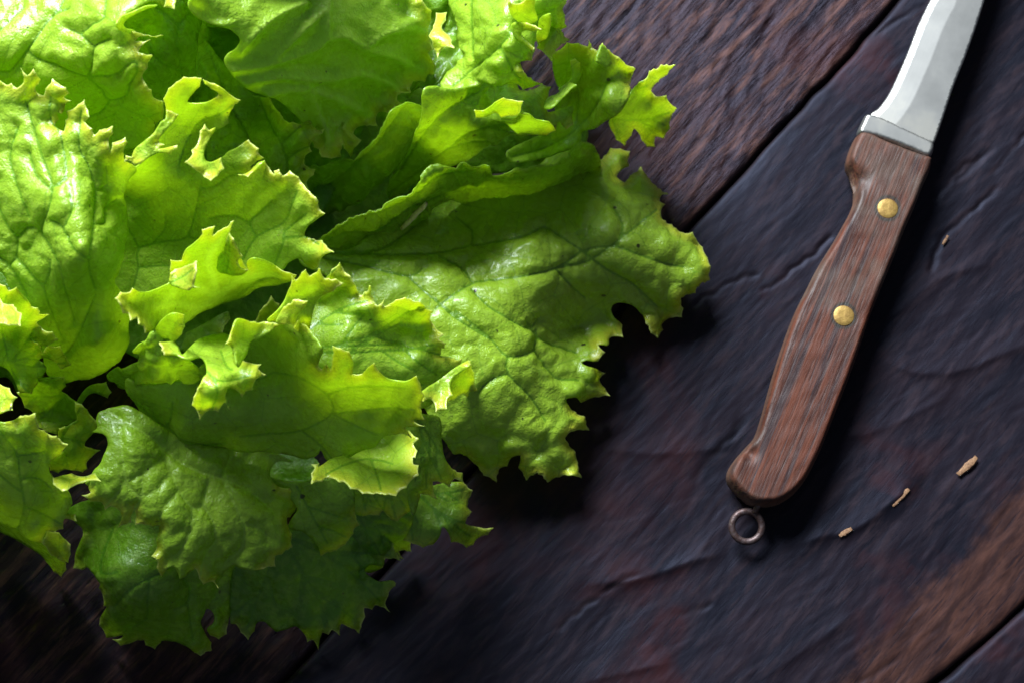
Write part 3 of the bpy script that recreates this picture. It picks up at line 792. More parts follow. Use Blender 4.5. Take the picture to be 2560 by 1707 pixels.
# ---- large glossy leaf reaching right -----------------------------------------
L7 = leaf(Z3([(1180,1000,0),(1310,975),(1365,1040),(1340,1100),(1350,1170),(1400,1192),(1430,1140),(1500,1055),(1570,1060),(1642,1080),(1630,1190),(1560,1232),(1545,1262),(1600,1302),(1640,1250),(1720,1190),(1760,1250),(1830,1330),(1912,1385)]) +
  Z7([(1450,228),(1435,270),(1472,290),(1445,330),(1450,382),(1520,430),(1600,482),(1652,470),(1672,512),(1715,570),(1750,640),(1772,700),(1760,790),(1680,830),(1670,872),(1575,902),(1587,980),(1580,1027),(1520,1030),(1490,1037),(1448,1080),(1458,1110),(1425,1162),(1380,1132),(1345,1060),(1310,990,0),(1260,935,0),(1200,915,0),(1145,925,0),(1125,965,0),(1150,1030,0),(1192,1080),(1197,1157),(1130,1150),(1105,1170),(1092,1215,0),(1070,1212,0),(1030,1205),(1082,1255),(1035,1312),(960,1325,0),(930,1335,0),(960,1355,0),(1030,1365),(1082,1390),(1040,1432),(1080,1490),(1115,1540)]) +
  D([(1398,908),(1335,924),(1315,908,0),(1296,918,0),(1310,937),(1345,957),(1353,988),(1312,990),(1298,1005),(1322,1037),(1328,1062),(1336,1097),(1300,1090),(1258,1107),(1235,1085),(1208,1102),(1190,1072),(1195,1045),(1175,1050),(1165,1070),(1148,1075),(1140,1107),(1110,1090),(1085,1060),(1062,1042),(1030,1025,0),(990,960,0),(950,900,0),(850,760,0),(750,640,0),(690,610,0),(700,565,0),(800,575,0),(880,520,0),(980,470,0),(1100,440,0),(1230,390,0)]),
  D([(720,600,40),(900,575,36),(1080,650,34),(1080,490,20),(1300,450,18),(1330,340,9),(1430,360,8),(1400,480,24),(1500,600,22),(1625,640,12),(1450,740,10),(1540,750,6),(1340,580,27),(1200,790,30),(1380,800,16),(1390,900,14),(1180,900,30),(1290,1085,12),(1120,1090,12),(1050,1000,24),(960,850,34),(1290,700,20),(1390,730,10),(1240,640,29),(1500,460,14),(1600,540,12),(1200,530,28),(1330,755,8),(1270,770,16)]),
  tone=0.80, cell=92, puff=2.4, ruffle=2.2, teeth=5, fan=0, fine=2.0, label='large blistered outer leaf spread to the right towards the knife', wide=1.3,
  veins=[Z6(l) for l in ([(150,880),(400,900),(840,905),(1100,890),(1340,840),(1580,800),(1760,760),(1920,690)],[(1920,690),(2050,770),(2195,860),(2330,960)],[(170,930),(450,980),(840,1070),(960,1010)],[(840,1070),(950,1170),(1080,1280),(1250,1400)],[(1060,1330),(1200,1220),(1360,1130),(1560,1100),(1800,1060),(2010,1000),(2195,880)],[(1340,1180),(1480,1310),(1640,1410),(1780,1480),(1860,1400)],[(1060,1250),(1180,1370),(1350,1480),(1500,1568)],[(1090,920),(1260,1010),(1350,1130)],[(260,885),(600,870),(760,790),(900,680),(1060,520),(1200,440)],[(1340,840),(1350,720),(1220,620)])] +
   [Z7(l) for l in ([(930,600),(1000,575),(1150,568),(1300,620),(1480,680),(1600,700)],[(750,710),(850,820),(950,900)],[(100,990),(300,1140),(440,1280),(600,1240),(620,1100)],[(440,1280),(440,1390),(600,1560),(680,1700)],[(440,1390),(320,1440),(250,1520)],[(600,1240),(750,1420),(900,1440)],[(930,600),(1100,720),(1250,800),(1420,960)],[(1150,568),(1190,430),(1130,320)],[(780,700),(1000,640),(1300,420),(1420,320)],[(560,1060),(660,1180),(900,1270)])])

# ---- lower layers
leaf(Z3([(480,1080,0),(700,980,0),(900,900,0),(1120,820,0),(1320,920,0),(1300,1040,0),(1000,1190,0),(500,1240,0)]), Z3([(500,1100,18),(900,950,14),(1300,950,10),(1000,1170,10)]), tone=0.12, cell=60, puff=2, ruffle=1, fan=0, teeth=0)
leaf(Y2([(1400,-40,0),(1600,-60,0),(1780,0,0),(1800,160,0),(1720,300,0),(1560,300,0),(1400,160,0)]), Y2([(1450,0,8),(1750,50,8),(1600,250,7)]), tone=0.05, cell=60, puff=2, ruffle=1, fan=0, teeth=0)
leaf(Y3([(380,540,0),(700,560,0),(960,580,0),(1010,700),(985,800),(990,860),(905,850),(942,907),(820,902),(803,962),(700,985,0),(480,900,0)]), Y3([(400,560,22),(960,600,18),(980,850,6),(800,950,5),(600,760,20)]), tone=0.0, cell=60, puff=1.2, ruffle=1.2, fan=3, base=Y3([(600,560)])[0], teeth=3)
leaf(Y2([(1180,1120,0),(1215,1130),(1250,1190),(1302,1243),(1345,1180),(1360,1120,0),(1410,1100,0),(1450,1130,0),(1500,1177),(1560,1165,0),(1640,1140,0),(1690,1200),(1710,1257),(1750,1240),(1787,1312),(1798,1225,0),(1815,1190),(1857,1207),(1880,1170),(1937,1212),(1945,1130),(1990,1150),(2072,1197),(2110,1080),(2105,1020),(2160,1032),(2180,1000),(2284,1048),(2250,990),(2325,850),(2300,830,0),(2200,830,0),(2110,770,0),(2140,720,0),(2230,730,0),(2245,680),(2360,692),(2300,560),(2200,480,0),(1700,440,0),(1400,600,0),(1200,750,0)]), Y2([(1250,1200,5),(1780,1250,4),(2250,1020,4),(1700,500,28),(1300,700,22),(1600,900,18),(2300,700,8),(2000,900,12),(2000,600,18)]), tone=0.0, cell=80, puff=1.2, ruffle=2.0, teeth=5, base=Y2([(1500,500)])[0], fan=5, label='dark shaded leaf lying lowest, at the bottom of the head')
leaf(Y3([(980,560,0),(1040,490,0),(1150,420,0),(1330,400),(1392,460),(1355,560),(1387,597),(1340,670),(1400,692),(1527,703),(1490,747),(1420,772),(1395,812),(1350,832),(1300,798),(1250,797),(1232,730,0),(1195,695,0),(1175,750,0),(1130,812),(1065,832),(1000,807),(933,785),(985,700,0),(1000,620,0)]), Y3([(1040,500,28),(1330,430,20),(1500,710,14),(1060,820,22),(1200,700,28),(1200,560,24),(1370,820,10)]), tone=0.38, cell=70, puff=1.0, ruffle=1.5, teeth=3, base=Y3([(1000,450)])[0], fan=4)
leaf(Y3([(940,-40,0),(1080,-40,0),(1170,-10,0),(1182,150,0),(1210,250,0),(1250,310),(1327,345),(1330,407),(1270,380),(1240,442),(1172,400),(1130,400),(1157,517),(1050,480),(1000,610,0),(960,500,0),(960,200,0)]), Y3([(1000,0,48),(1150,0,40),(1200,250,38),(1320,390,30),(1140,500,34),(1000,500,38),(1060,250,44)]), tone=0.45, cell=70, puff=1.0, ruffle=1.5, teeth=3, base=Y3([(1020,-60)])[0], fan=3)
leaf(Y3([(480,360,0),(700,330,0),(920,360,0),(990,480,0),(1003,592),(940,622),(898,662),(860,652),(830,620),(800,590),(780,622),(670,627),(620,600,0)]), Y3([(600,400,38),(900,400,36),(980,580,28),(900,650,26),(680,620,28)]), tone=0.5, cell=60, puff=1.0, ruffle=1.5, teeth=3, base=Y3([(700,200)])[0], fan=4)
leaf(Y3([(60,380,0),(240,400,0),(400,380,0),(590,380,0),(622,600),(652,685),(612,712),(612,742),(580,780),(560,812),(500,852),(395,887),(382,820,0),(330,760,0),(265,715,0),(165,710),(200,650,0),(240,560,0)]), Y3([(250,440,38),(400,880,24),(640,690,28),(450,600,38),(200,690,34),(560,420,40)]), tone=0.48, cell=70, puff=1.2, ruffle=1.0, teeth=3, fan=0, veins=[Y3([(240,430),(310,560),(380,690),(440,800)]),Y3([(310,560),(430,600),(560,640)]),Y3([(380,690),(480,720),(560,760)])])
L11c = leaf(Y2([(60,330,0),(110,390,0),(152,470),(157,520),(130,600,0),(100,680),(88,747),(150,757),(210,745,0),(280,850,0),(268,880),(300,952),(300,1007),(325,1010,0),(275,1090),(268,1140),(310,1192),(317,1227),(390,1210,0),(440,1200,0),(420,1235),(362,1238),(420,1283),(480,1267),(580,1240),(590,1277),(657,1307),(697,1260),(700,1245,0),(800,1240,0),(880,1280,0),(930,1330),(970,1352),(1050,1312),(1047,1260),(1000,1190,0),(970,1110,0),(985,1070,0),(1010,1020,0),(1050,1050,0),(1050,1110,0),(1015,1160,0),(1040,1212),(1100,1237),(1152,1202),(1162,1130),(1200,950,0),(1240,750,0),(1200,500,0),(700,250,0),(300,250,0)]), Y2([(120,450,26),(250,800,30),(290,1150,8),(500,700,34),(600,950,30),(700,1250,7),(980,1320,5),(1080,1200,6),(1100,900,14),(900,720,26),(150,740,12),(400,1000,24),(800,1080,18),(300,500,28)]), tone=0.18, cell=85, puff=1.6, ruffle=1.8, teeth=3, fan=0, label='deep green glossy leaf beneath the veined front leaf',
  veins=[Y2(l) for l in ([(370,470),(300,660),(290,780),(400,770)],[(690,780),(540,850),(440,930),(380,1010)],[(620,820),(605,950),(600,1090),(500,1150)],[(830,790),(890,870),(880,980),(780,1030)],[(690,780),(800,700),(900,640)],[(880,980),(900,1120),(920,1240)])])
leaf(Y1([(-80,1150,0),(0,1240,0),(100,1290,0),(230,1370,0),(310,1440,0),(350,1512),(400,1547),(432,1500),(430,1460),(400,1380,0),(330,1250,0),(150,1080,0),(-80,1000,0)]), Y1([(0,1220,16),(300,1420,14),(420,1520,8),(200,1150,40),(0,1050,40)]), tone=0.30, cell=60, puff=0.8, ruffle=1.0, teeth=2, fan=0)
leaf(Y1([(270,1320),(308,1240),(350,1245),(390,1258),(440,1310),(462,1330),(460,1400),(447,1453),(400,1440),(330,1402)]), Y1([(280,1320,38),(440,1320,36),(440,1440,30)]), tone=0.55, cell=50, puff=0.8, ruffle=1.5, teeth=3, fan=0)
leaf(Y1([(-80,0,0),(60,20,0),(200,100,0),(300,180,0),(210,340,0),(130,350,0),(60,240,0),(-80,230,0)]), Y1([(0,100,24),(250,200,30),(100,250,20)]), tone=0.15, cell=60, puff=1, ruffle=1, fan=0)
leaf(Y1([(110,340),(200,320,0),(250,245,0),(330,235,0),(422,242),(432,300),(400,335,0),(470,380,0),(530,420,0),(510,520,0),(400,570,0),(372,617),(310,602),(250,572),(215,470),(160,440)]), Y1([(150,360,50),(420,260,54),(330,420,40),(500,450,40),(330,600,40)]), tone=0.38, cell=60, puff=1.4, ruffle=1.0, teeth=3, base=Y1([(430,360)])[0], fan=3)
leaf(Y1([(500,410,0),(530,350,0),(580,300,0),(640,282),(692,273),(727,342),(703,378),(640,345,0),(580,352,0),(535,410,0)]), Y1([(520,400,38),(600,310,44),(710,340,44)]), tone=0.35, cell=60, puff=0.6, ruffle=0.8, teeth=2, fan=0)
leaf(Y1([(485,398),(530,413),(570,450),(602,500),(637,530),(642,572),(600,610,0),(560,660),(553,690),(600,705),(655,720),(600,762),(565,800),(572,840),(540,862),(470,850),(420,845),(380,868),(328,850),(330,780,0),(420,720,0),(380,640,0),(385,575),(470,540),(502,520),(488,460)]), Y1([(500,420,56),(620,560,54),(420,600,50),(640,720,40),(350,840,36),(540,850,36),(480,700,46)]), tone=0.55, cell=56, puff=1.0, ruffle=1.5, teeth=3, base=Y1([(400,640)])[0], fan=4)
# veined leaf at the front
L11b = leaf(Y1([(640,500,0),(700,455,0),(770,440,0),(850,440,0),(950,500,0),(1100,600,0),(1300,690,0),(1480,700,0),(1700,710,0)]) + Y2([(1600,0,0),(1510,5,0),(1460,40,0),(1440,90,0),(1460,140,0),(1520,185),(1592,193),(1622,230),(1648,300),(1625,355),(1592,392),(1570,395),(1582,460),(1607,510),(1607,602),(1530,652),(1490,660),(1492,735),(1400,747),(1350,760,0),(1250,730,0),(1190,720,0),(1110,780,0),(1072,830),(1100,885),(1060,835),(990,860),(965,820),(940,750),(880,770,0),(822,803),(800,730,0),(745,740,0),(700,805),(682,770),(668,740),(677,700),(632,660),(670,600),(690,520,0),(687,450),(640,460),(590,445),(518,445),(515,335),(490,430),(398,467),(430,390,0),(415,350),(345,315),(310,347),(290,290),(210,287),(148,240),(212,222),(200,185,0),(230,120,0)]) + Y1([(590,945,0),(560,930),(620,860,0),(680,790,0),(715,690,0),(712,645,0),(680,615,0),(610,605),(645,575,0)]),
  Y1([(700,480,56),(850,650,60),(1100,740,50),(650,950,56),(900,1000,56),(800,1200,49),(630,600,56),(690,650,56)]) + Y2([(450,450,46),(900,300,50),(1300,500,41),(1620,300,34),(1480,730,34),(1000,850,37),(680,780,41),(1500,80,40),(900,600,46),(1100,700,36),(530,100,55),(1250,250,44)]),
  tone=0.58, cell=72, puff=1.4, ruffle=1.6, teeth=4, fan=0, fine=1.6, wide=1.8, pale=0.78, label='veined leaf hanging over the front of the head, yellow spotted',
  veins=[Y1(l) for l in ([(720,470),(880,570),(1030,670),(1150,780),(1280,850),(1450,905)],[(1450,905),(1520,1050),(1590,1210),(1580,1350),(1480,1430)],[(1040,690),(1110,860),(1165,980),(1250,1090),(1320,1070),(1370,870)],[(790,570),(800,720),(810,850),(820,920),(760,1000),(690,1080)],[(820,920),(920,875),(1050,780)],[(820,920),(900,1010),(1000,990),(1100,880)],[(1320,1070),(1390,1180),(1410,1300)],[(1590,1210),(1640,1200),(1740,1270)],[(1450,905),(1500,770),(1520,720)],[(1165,980),(1080,1080),(1040,1180)],[(1250,1090),(1240,1250),(1160,1400)],[(1410,1300),(1330,1420),(1310,1530)],[(1450,905),(1660,1010),(1780,1120)],[(920,875),(930,1000),(880,1100)]) ])
# light leaf at the left
L11a = leaf(Y1([(-80,520,0),(20,530,0),(72,525),(130,493),(232,472),(247,545),(252,582),(290,590),(330,622),(368,626),(443,685),(400,742),(340,775,0),(322,820,0),(340,880,0),(400,920,0),(455,980,0),(484,1060),(440,1132,0),(492,1135),(502,1182),(440,1165,0),(410,1190,0),(410,1232),(350,1252),(300,1250),(275,1322),(200,1290,0),(100,1220,0),(0,1180,0),(-80,1150,0),(-600,1000,0),(-600,600,0)]), Y1([(-600,800,30),(0,600,74),(250,500,76),(430,690,76),(330,850,58),(150,900,64),(200,1100,58),(450,1120,46),(280,1300,42),(0,1150,46),(0,900,66),(150,700,66),(480,1150,52)]), tone=0.72, cell=80, puff=1.8, ruffle=2.0, teeth=4, fan=0, wide=1.2,
  veins=[Y1(l) for l in ([(-60,520),(40,640),(110,750),(130,900),(160,1080),(120,1220)],[(110,750),(200,740),(300,720)],[(130,980),(0,880),(-60,860)],[(160,1080),(280,1130),(400,1200)],[(130,900),(250,900),(330,960)])])
curl(L11a, Y1([(336,865),(352,897),(410,885,0),(470,868),(545,888),(600,870),(622,865),(662,920),(600,912),(540,927),(480,950),(440,977),(405,985),(370,960),(345,935)]), Y1([(345,880,62),(400,970,66),(650,915,64),(500,880,58)]), tone=0.6)
leaf(Y1([(-80,270,0),(0,285),(60,310),(77,350),(112,370),(80,402),(82,455),(20,467),(-10,480,0),(-80,480,0)]), Y1([(0,300,72),(100,370,78),(0,470,74)]), tone=0.9, cell=60, puff=0.8, ruffle=1.2, teeth=3, fan=0)

# ---- upper front ------------------------------------------------------------
L12 = leaf(Z4([(-80,880,0),(0,890),(40,902),(60,937),(112,910),(160,955,0),(200,985,0),(222,1050),(268,1060),(285,1085),(270,1100,0),(357,1105),(300,1137),(260,1160),(290,1192),(330,1222),(372,1225),(415,1285),(340,1325),(303,1380),(268,1300),(225,1270,0),(240,1300,0),(330,1325,0),(432,1330),(470,1392),(512,1457),(480,1470),(438,1492),(390,1440),(340,1410,0),(285,1415,0),(285,1440,0),(330,1480,0)]) + Y1([(290,210,0),(240,290),(210,352),(130,345),(60,200,0),(-80,100,0)]), Z4([(0,900,96),(350,1100,76),(400,1285,68),(100,1200,66),(500,1450,54),(280,1500,54),(0,1200,66),(200,1050,86)]) + Y1([(200,320,56),(0,100,64)]), tone=0.55, cell=70, puff=1.2, ruffle=1.5, teeth=3.5, base=Y1([(60,150)])[0], fan=5)
curl(L12, Z4([(-80,960,0),(0,985),(20,1020),(92,1030),(153,1100),(143,1187),(60,1180),(0,1165),(-80,1150,0)]), Z4([(0,990,96),(150,1110,104),(100,1180,104),(0,1150,98)]), tone=0.9)
# large leaf at the top left
L1 = leaf(Z1([(-900,-700,0),(0,-1000,0),(900,-900,0),(1375,-300,0),(1380,10),(1367,77),(1290,64),(1230,48,0),(1150,62,0),(1080,100,0),(1000,145,0),(962,190,0),(985,225,0),(1060,252),(1100,265),(1282,277),(1230,297),(1100,288),(1058,325),(1182,312),(1120,350),(1082,408),(1197,441),(1150,545),(1110,602),(1130,645),(1190,722),(1200,772),(1282,800),(1287,870),(1283,945),(1208,980),(1215,930,0),(1180,1080,0),(900,1190,0),(500,1190,0),(0,1100,0),(-900,1000,0)]), Z1([(-900,-700,60),(0,-1000,50),(900,-800,60),(-900,900,80),(0,0,90),(600,0,98),(1340,30,108),(970,180,112),(600,250,100),(1120,450,108),(1250,820,96),(700,600,94),(900,900,76),(700,1100,66),(0,560,90),(300,1050,68),(1000,650,98),(300,700,84),(1240,960,84),(1260,280,106),(1000,330,106)]), tone=0.86, cell=115, puff=3.0, ruffle=2.2, teeth=4, fan=0, fine=1.8, wide=1.2, label='broad glossy blistered leaf at the top left corner',
  veins=[Z1(l) for l in ([(-60,550),(70,558),(140,490),(220,390),(370,190),(480,60),(540,-100)],[(370,190),(440,120),(560,70)],[(655,255),(740,190),(820,150),(840,0)],[(690,600),(730,500),(748,370),(870,300)],[(690,600),(800,590),(930,575),(1050,480)],[(220,390),(300,460),(430,500),(560,560),(690,600)],[(690,600),(800,700),(870,780),(1000,740),(1020,660)],[(870,780),(780,880),(650,920)],[(748,370),(640,270),(540,230)],[(0,250),(100,150),(200,60)],[(1020,660),(1080,560),(1070,480)])])
curl(L1, Z1([(1282,62),(1295,-30),(1310,-120,0),(1375,-120,0),(1380,10),(1367,77)]), Z1([(1300,0,112),(1360,60,116)]), tone=1.0)
curl(L1, Z1([(1230,38,0),(1140,52,0),(1040,92,0),(950,132,0),(905,188,0),(930,238,0),(1000,262,0),(1062,285),(1050,240,0),(985,222,0),(962,190,0),(1000,145,0),(1080,100,0),(1160,66,0)]), Z1([(1230,40,110),(920,190,118),(1050,265,110),(965,190,112)]), tone=1.0)
# tall leaf at the left
L2 = leaf(Z1([(-800,700,0),(0,640),(22,655),(50,670),(83,658),(130,694),(185,648),(177,580),(158,528),(212,597),(261,540),(290,590),(320,625),(303,665),(273,690),(288,735),(342,752),(357,695),(415,618),(460,655),(517,690),(543,735),(498,770),(556,795),(515,815),(510,860,0),(490,900),(450,890,0),(462,940),(427,985),(500,1032),(512,945),(532,930),(513,870),(570,857),(612,820),(662,783),(690,870),(699,920),(663,960),(722,1010),(740,1062),(780,1020),(882,988),(887,1050),(850,1100),(867,1190),(880,1120),(922,1108),(982,1077),(1002,1120),(970,1180),(985,1272),(1040,1290,0),(1060,1310,0),(1000,1390,0),(955,1500,0)])+Z4([(865,250,0),(882,400,0),(870,560,0),(850,700,0),(800,840,0),(800,870,0),(850,940,0),(885,1050,0),(890,1220,0),(850,1330,0),(790,1440,0),(700,1490,0),(560,1540,0),(430,1545,0),(330,1490,0),(290,1300,0),(100,900,0),(20,780,0),(-80,700,0),(-700,500,0)]), Z1([(-800,700,80),(-800,1500,70),(0,660,100),(250,560,108),(650,800,108),(980,1100,108),(300,1000,102),(1050,1320,96),(0,1200,92),(700,1250,100),(450,740,106)])+Z4([(150,300,94),(550,300,104),(850,330,88),(250,620,84),(600,680,104),(830,780,80),(550,1050,72),(830,1200,58),(480,1280,54),(650,1480,42),(350,1480,44),(50,800,80),(700,1250,74),(380,800,90),(330,1200,60)]), tone=0.74, cell=78, puff=2.0, ruffle=1.8, teeth=4, fan=0, fine=1.6, wide=1.6, label='upright blistered leaf at the left with deep green veins',
  veins=[Z1([(200,780),(270,1000),(340,1230),(410,1430),(410,1568)]),Z1([(400,760),(400,950),(480,1070),(520,1390),(420,1470)]),Z1([(640,870),(625,1160),(690,1290),(740,1500),(735,1600)]),Z1([(150,1000),(90,1220),(150,1470),(240,1700)]),Z1([(240,1200),(290,1370),(400,1480)]),Z1([(830,1300),(830,1450),(745,1500)])]+[Z4(l) for l in ([(375,180),(365,300),(300,500),(340,570),(420,720),(470,920),(540,1150)],[(385,190),(480,140)],[(665,220),(665,400),(645,580),(630,700),(640,800),(680,920)],[(0,340),(60,470),(130,560),(120,690),(60,760)],[(130,560),(200,480),(250,480)],[(120,690),(220,800),(310,900),(340,1000),(440,1250)],[(310,900),(360,800),(370,720)],[(680,960),(640,1060),(590,1190),(520,1320),(450,1380)],[(370,430),(460,480),(540,640),(640,700)],[(490,180),(515,350),(470,470)],[(820,280),(740,350),(740,450),(660,460)],[(0,690),(90,770),(200,960)])])
# cupped leaf in the centre
L3 = leaf(Z1([(1000,1330,0),(1080,1290,0),(1250,1070,0),(1300,960,0),(1300,870),(1278,780),(1318,700),(1380,650),(1440,610),(1530,613),(1582,620),(1570,680),(1500,730,0),(1480,795,0),(1600,805,0),(1700,762),(1712,735),(1650,700),(1605,660),(1590,630),(1680,660),(1750,700,0),(1820,760),(1888,790),(1815,862),(1790,920,0),(1803,965),(1740,1000,0),(1660,1060,0),(1610,1160,0),(1600,1230,0),(1640,1270,0),(1740,1240,0),(1800,1190,0),(1870,1150,0),(1945,1097),(1985,1138),(2027,1168),(2020,1200),(2068,1245),(1985,1290),(1950,1330),(1990,1310,0),(2075,1262),(2110,1320),(2150,1372)])+Z2([(735,1340),(775,1328),(810,1382),(860,1338),(930,1390),(970,1450),(1010,1500),(1060,1550)])+Z5([(1555,10),(1560,60),(1600,90),(1530,140,0),(1480,190,0),(1465,235,0),(1500,248),(1582,265),(1658,343),(1600,355),(1570,390),(1558,445),(1520,458),(1480,420,0),(1440,378,0),(1370,405,0),(1310,465,0),(1100,500,0),(800,640,0),(400,680,0),(320,700,0)])+Z4([(880,960,0),(800,850,0),(845,700,0),(875,560,0),(865,250,0),(915,120,0)]), Z1([(1300,800,108),(1450,620,114),(1700,700,114),(1880,790,106),(1560,920,98),(1250,1150,92),(1060,1300,98),(1000,1500,66),(1750,1260,98),(1950,1110,106),(2120,1320,100)])+Z5([(1590,90,100),(1655,340,102),(1480,420,84),(1100,200,78),(600,250,60),(300,500,44),(450,620,46),(900,50,80),(350,100,64),(1300,300,88),(1250,430,78),(1350,100,90)]), tone=0.70, cell=105, puff=1.3, ruffle=1.8, teeth=4, fan=0, fine=0.4, wide=0.9, label='cupped yellow green leaf in the middle with a frilled rim',
  veins=[Z5(l) for l in ([(340,600),(380,450),(385,320),(560,270),(700,240),(770,20),(790,-100)],[(385,320),(350,240),(310,180)],[(395,440),(520,430),(590,430)],[(1060,400),(1160,240),(1330,150),(1390,20),(1420,-60)],[(1160,240),(1110,150),(1180,80),(1260,0)],[(1110,150),(1000,100),(850,120)],[(1265,440),(1330,280),(1340,210),(1480,90)],[(1330,250),(1460,240),(1560,290)],[(490,270),(560,180),(560,100)],[(700,240),(900,280),(1000,300)])]+[Z1([(1580,1480),(1690,1460),(1800,1380),(1900,1360)]),Z1([(1400,1300),(1450,1150),(1560,960),(1720,900),(1820,830)])])
curl(L3, Z1([(1605,972),(1640,1022),(1690,1005,0),(1650,1080,0),(1610,1160,0),(1600,1230,0),(1640,1275,0),(1735,1238),(1758,1320),(1710,1377),(1650,1420),(1600,1390),(1548,1347),(1520,1322),(1448,1272),(1510,1210),(1500,1180),(1552,1120),(1572,1030)]), Z1([(1610,980,112),(1620,1100,110),(1470,1270,116),(1650,1410,118),(1750,1300,108)]), tone=1.0)
curl(L3, Z1([(970,1275),(985,1220),(1030,1235),(1060,1170,0),(1200,1050,0),(1260,960,0),(1300,930,0),(1310,865),(1345,872),(1402,900),(1340,980,0),(1260,1075,0),(1240,1110),(1290,1135),(1250,1170,0),(1390,1140),(1394,1172),(1345,1192),(1340,1215),(1250,1200,0),(1150,1250,0),(1100,1285),(1060,1305),(1000,1262)]), Z1([(980,1270,108),(1300,880,114),(1390,900,112),(1380,1160,112),(1100,1250,108)]), tone=1.0)
curl(L3, Z1([(1860,1370),(1900,1372,0),(1960,1340,0),(2030,1280,0),(2070,1262),(2040,1300,0),(1980,1350),(1942,1390),(1900,1372)]), Z1([(1870,1370,104),(2060,1270,106),(1940,1380,108)]), tone=1.0, net=False)
# toothed leaf behind the big cup
L6 = leaf(Z8([(560,120),(600,60),(652,18),(720,110),(757,172),(790,232),(853,173),(870,260),(900,302),(947,250),(937,310),(975,295),(1030,262),(1080,248),(1180,285),(1258,340),(1242,390),(1333,490),(1295,515),(1348,545),(1305,620),(1370,628),(1453,645),(1440,690),(1507,655),(1530,740),(1553,862),(1490,922),(1460,870),(1400,912),(1360,922),(1350,977),(1280,990),(1265,930,0),(1190,960,0),(1000,930,0),(600,830,0),(450,500,0),(400,300,0)]), Z8([(650,50,76),(850,200,70),(1060,270,66),(1310,500,52),(700,450,68),(900,650,62),(1200,700,58),(1440,660,46),(1520,850,34),(1250,900,46),(1050,450,54),(600,250,60),(1150,850,54)]), tone=0.72, cell=70, puff=1.2, ruffle=2.4, teeth=6, base=Z8([(300,600)])[0], fan=6, fine=0.5)
curl(L6, Z8([(1180,865,0),(1300,780,0),(1400,705,0),(1495,652),(1512,682),(1430,740,0),(1385,775,0),(1372,830,0),(1390,880),(1352,900),(1352,975),(1320,970),(1278,992),(1270,930),(1240,900),(1198,925)]), Z8([(1200,880,64),(1500,660,62),(1340,960,62),(1300,850,58)]), tone=0.95)
curl(L6, Z8([(975,295),(1020,265),(1080,248),(1180,283),(1210,320,0),(1120,330,0),(1040,310,0)]), Z8([(980,290,72),(1080,250,76),(1200,300,66),(1050,310,68)]), tone=0.8, net=False)
# deep leaves in the dark hollow
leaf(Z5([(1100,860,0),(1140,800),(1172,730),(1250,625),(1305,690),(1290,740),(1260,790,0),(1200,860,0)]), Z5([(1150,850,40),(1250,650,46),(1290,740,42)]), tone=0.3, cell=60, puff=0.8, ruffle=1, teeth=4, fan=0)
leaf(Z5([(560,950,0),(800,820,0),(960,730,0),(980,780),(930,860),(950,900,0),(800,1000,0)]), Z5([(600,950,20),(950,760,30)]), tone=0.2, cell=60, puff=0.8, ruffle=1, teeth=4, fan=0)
# pleated base between
L5b = leaf(Y1([(960,-20,0),(930,40,0),(960,110,0),(880,130,0),(740,170,0),(770,240,0),(860,295,0),(980,325,0),(1080,305,0),(1200,300,0),(1330,250,0),(1300,150,0),(1180,60,0),(1050,-30,0)]), Y1([(960,20,82),(850,180,60),(980,320,48),(1200,290,50),(1250,150,78),(1050,150,80),(950,200,72)]), tone=0.56, cell=42, puff=4.5, fine=2.0, ruffle=0.5, fan=0, under=0)
# big cup at the front
L5 = leaf(Z5([(310,1160,0),(420,1200,0),(700,1150,0),(900,980,0),(1100,880,0),(1300,790,0),(1420,690,0)])+Z8([(365,385),(427,428),(470,470,0),(525,550,0),(542,600,0),(530,630,0),(505,690),(535,718),(560,680,0),(592,717),(600,660),(605,562),(655,580),(712,600),(740,670,0),(732,748),(797,747),(830,705,0),(875,673),(907,730),(960,770,0),(1080,790,0),(1152,757),(1177,810),(1203,890),(1180,960),(1205,1045),(1130,1035,0),(1140,1060),(1212,1082),(1130,1085,0),(1080,1095,0),(1118,1160),(1050,1130),(940,1150,0),(890,1210,0),(800,1240,0),(700,1290,0),(600,1325,0),(560,1290,0),(530,1240,0),(500,1275,0),(420,1290,0),(300,1260,0),(150,1245,0),(0,1245,0)])+Y1([(1480,710,0),(1380,755,0),(1250,740,0),(1130,640,0),(1040,590,0),(960,560,0),(900,440,0),(830,330,0)]), Z8([(0,700,58),(300,600,74),(500,900,64),(300,1000,58),(0,1000,60),(800,900,68),(530,650,96),(900,730,94),(1160,770,96),(1195,950,84),(1080,1110,70),(700,1200,56),(400,1275,46),(1000,1000,68),(425,420,96),(660,600,100),(800,1100,60)])+Y1([(1000,580,44),(1380,745,42),(900,430,56),(1200,620,58),(1000,450,58)]), tone=0.58, cell=130, puff=1.0, ruffle=1.6, teeth=4, fan=0, fine=0.3, wide=0.8, label='big cupped front leaf with curled yellow rim',
  veins=[Z8(l) for l in ([(0,1150),(200,1130),(400,1110),(600,1000),(570,880),(400,770),(220,730)],[(570,880),(700,830),(900,820),(1080,830)],[(220,730),(120,780),(0,760)],[(400,1110),(520,1200),(600,1290)],[(600,1000),(800,980),(1000,960),(1150,980)],[(600,1000),(760,1080),(900,1140)])]+[Y1(l) for l in ([(880,400),(1000,500),(1090,560),(1120,480),(1130,400)],[(1090,560),(1180,640),(1300,680),(1480,670)])])
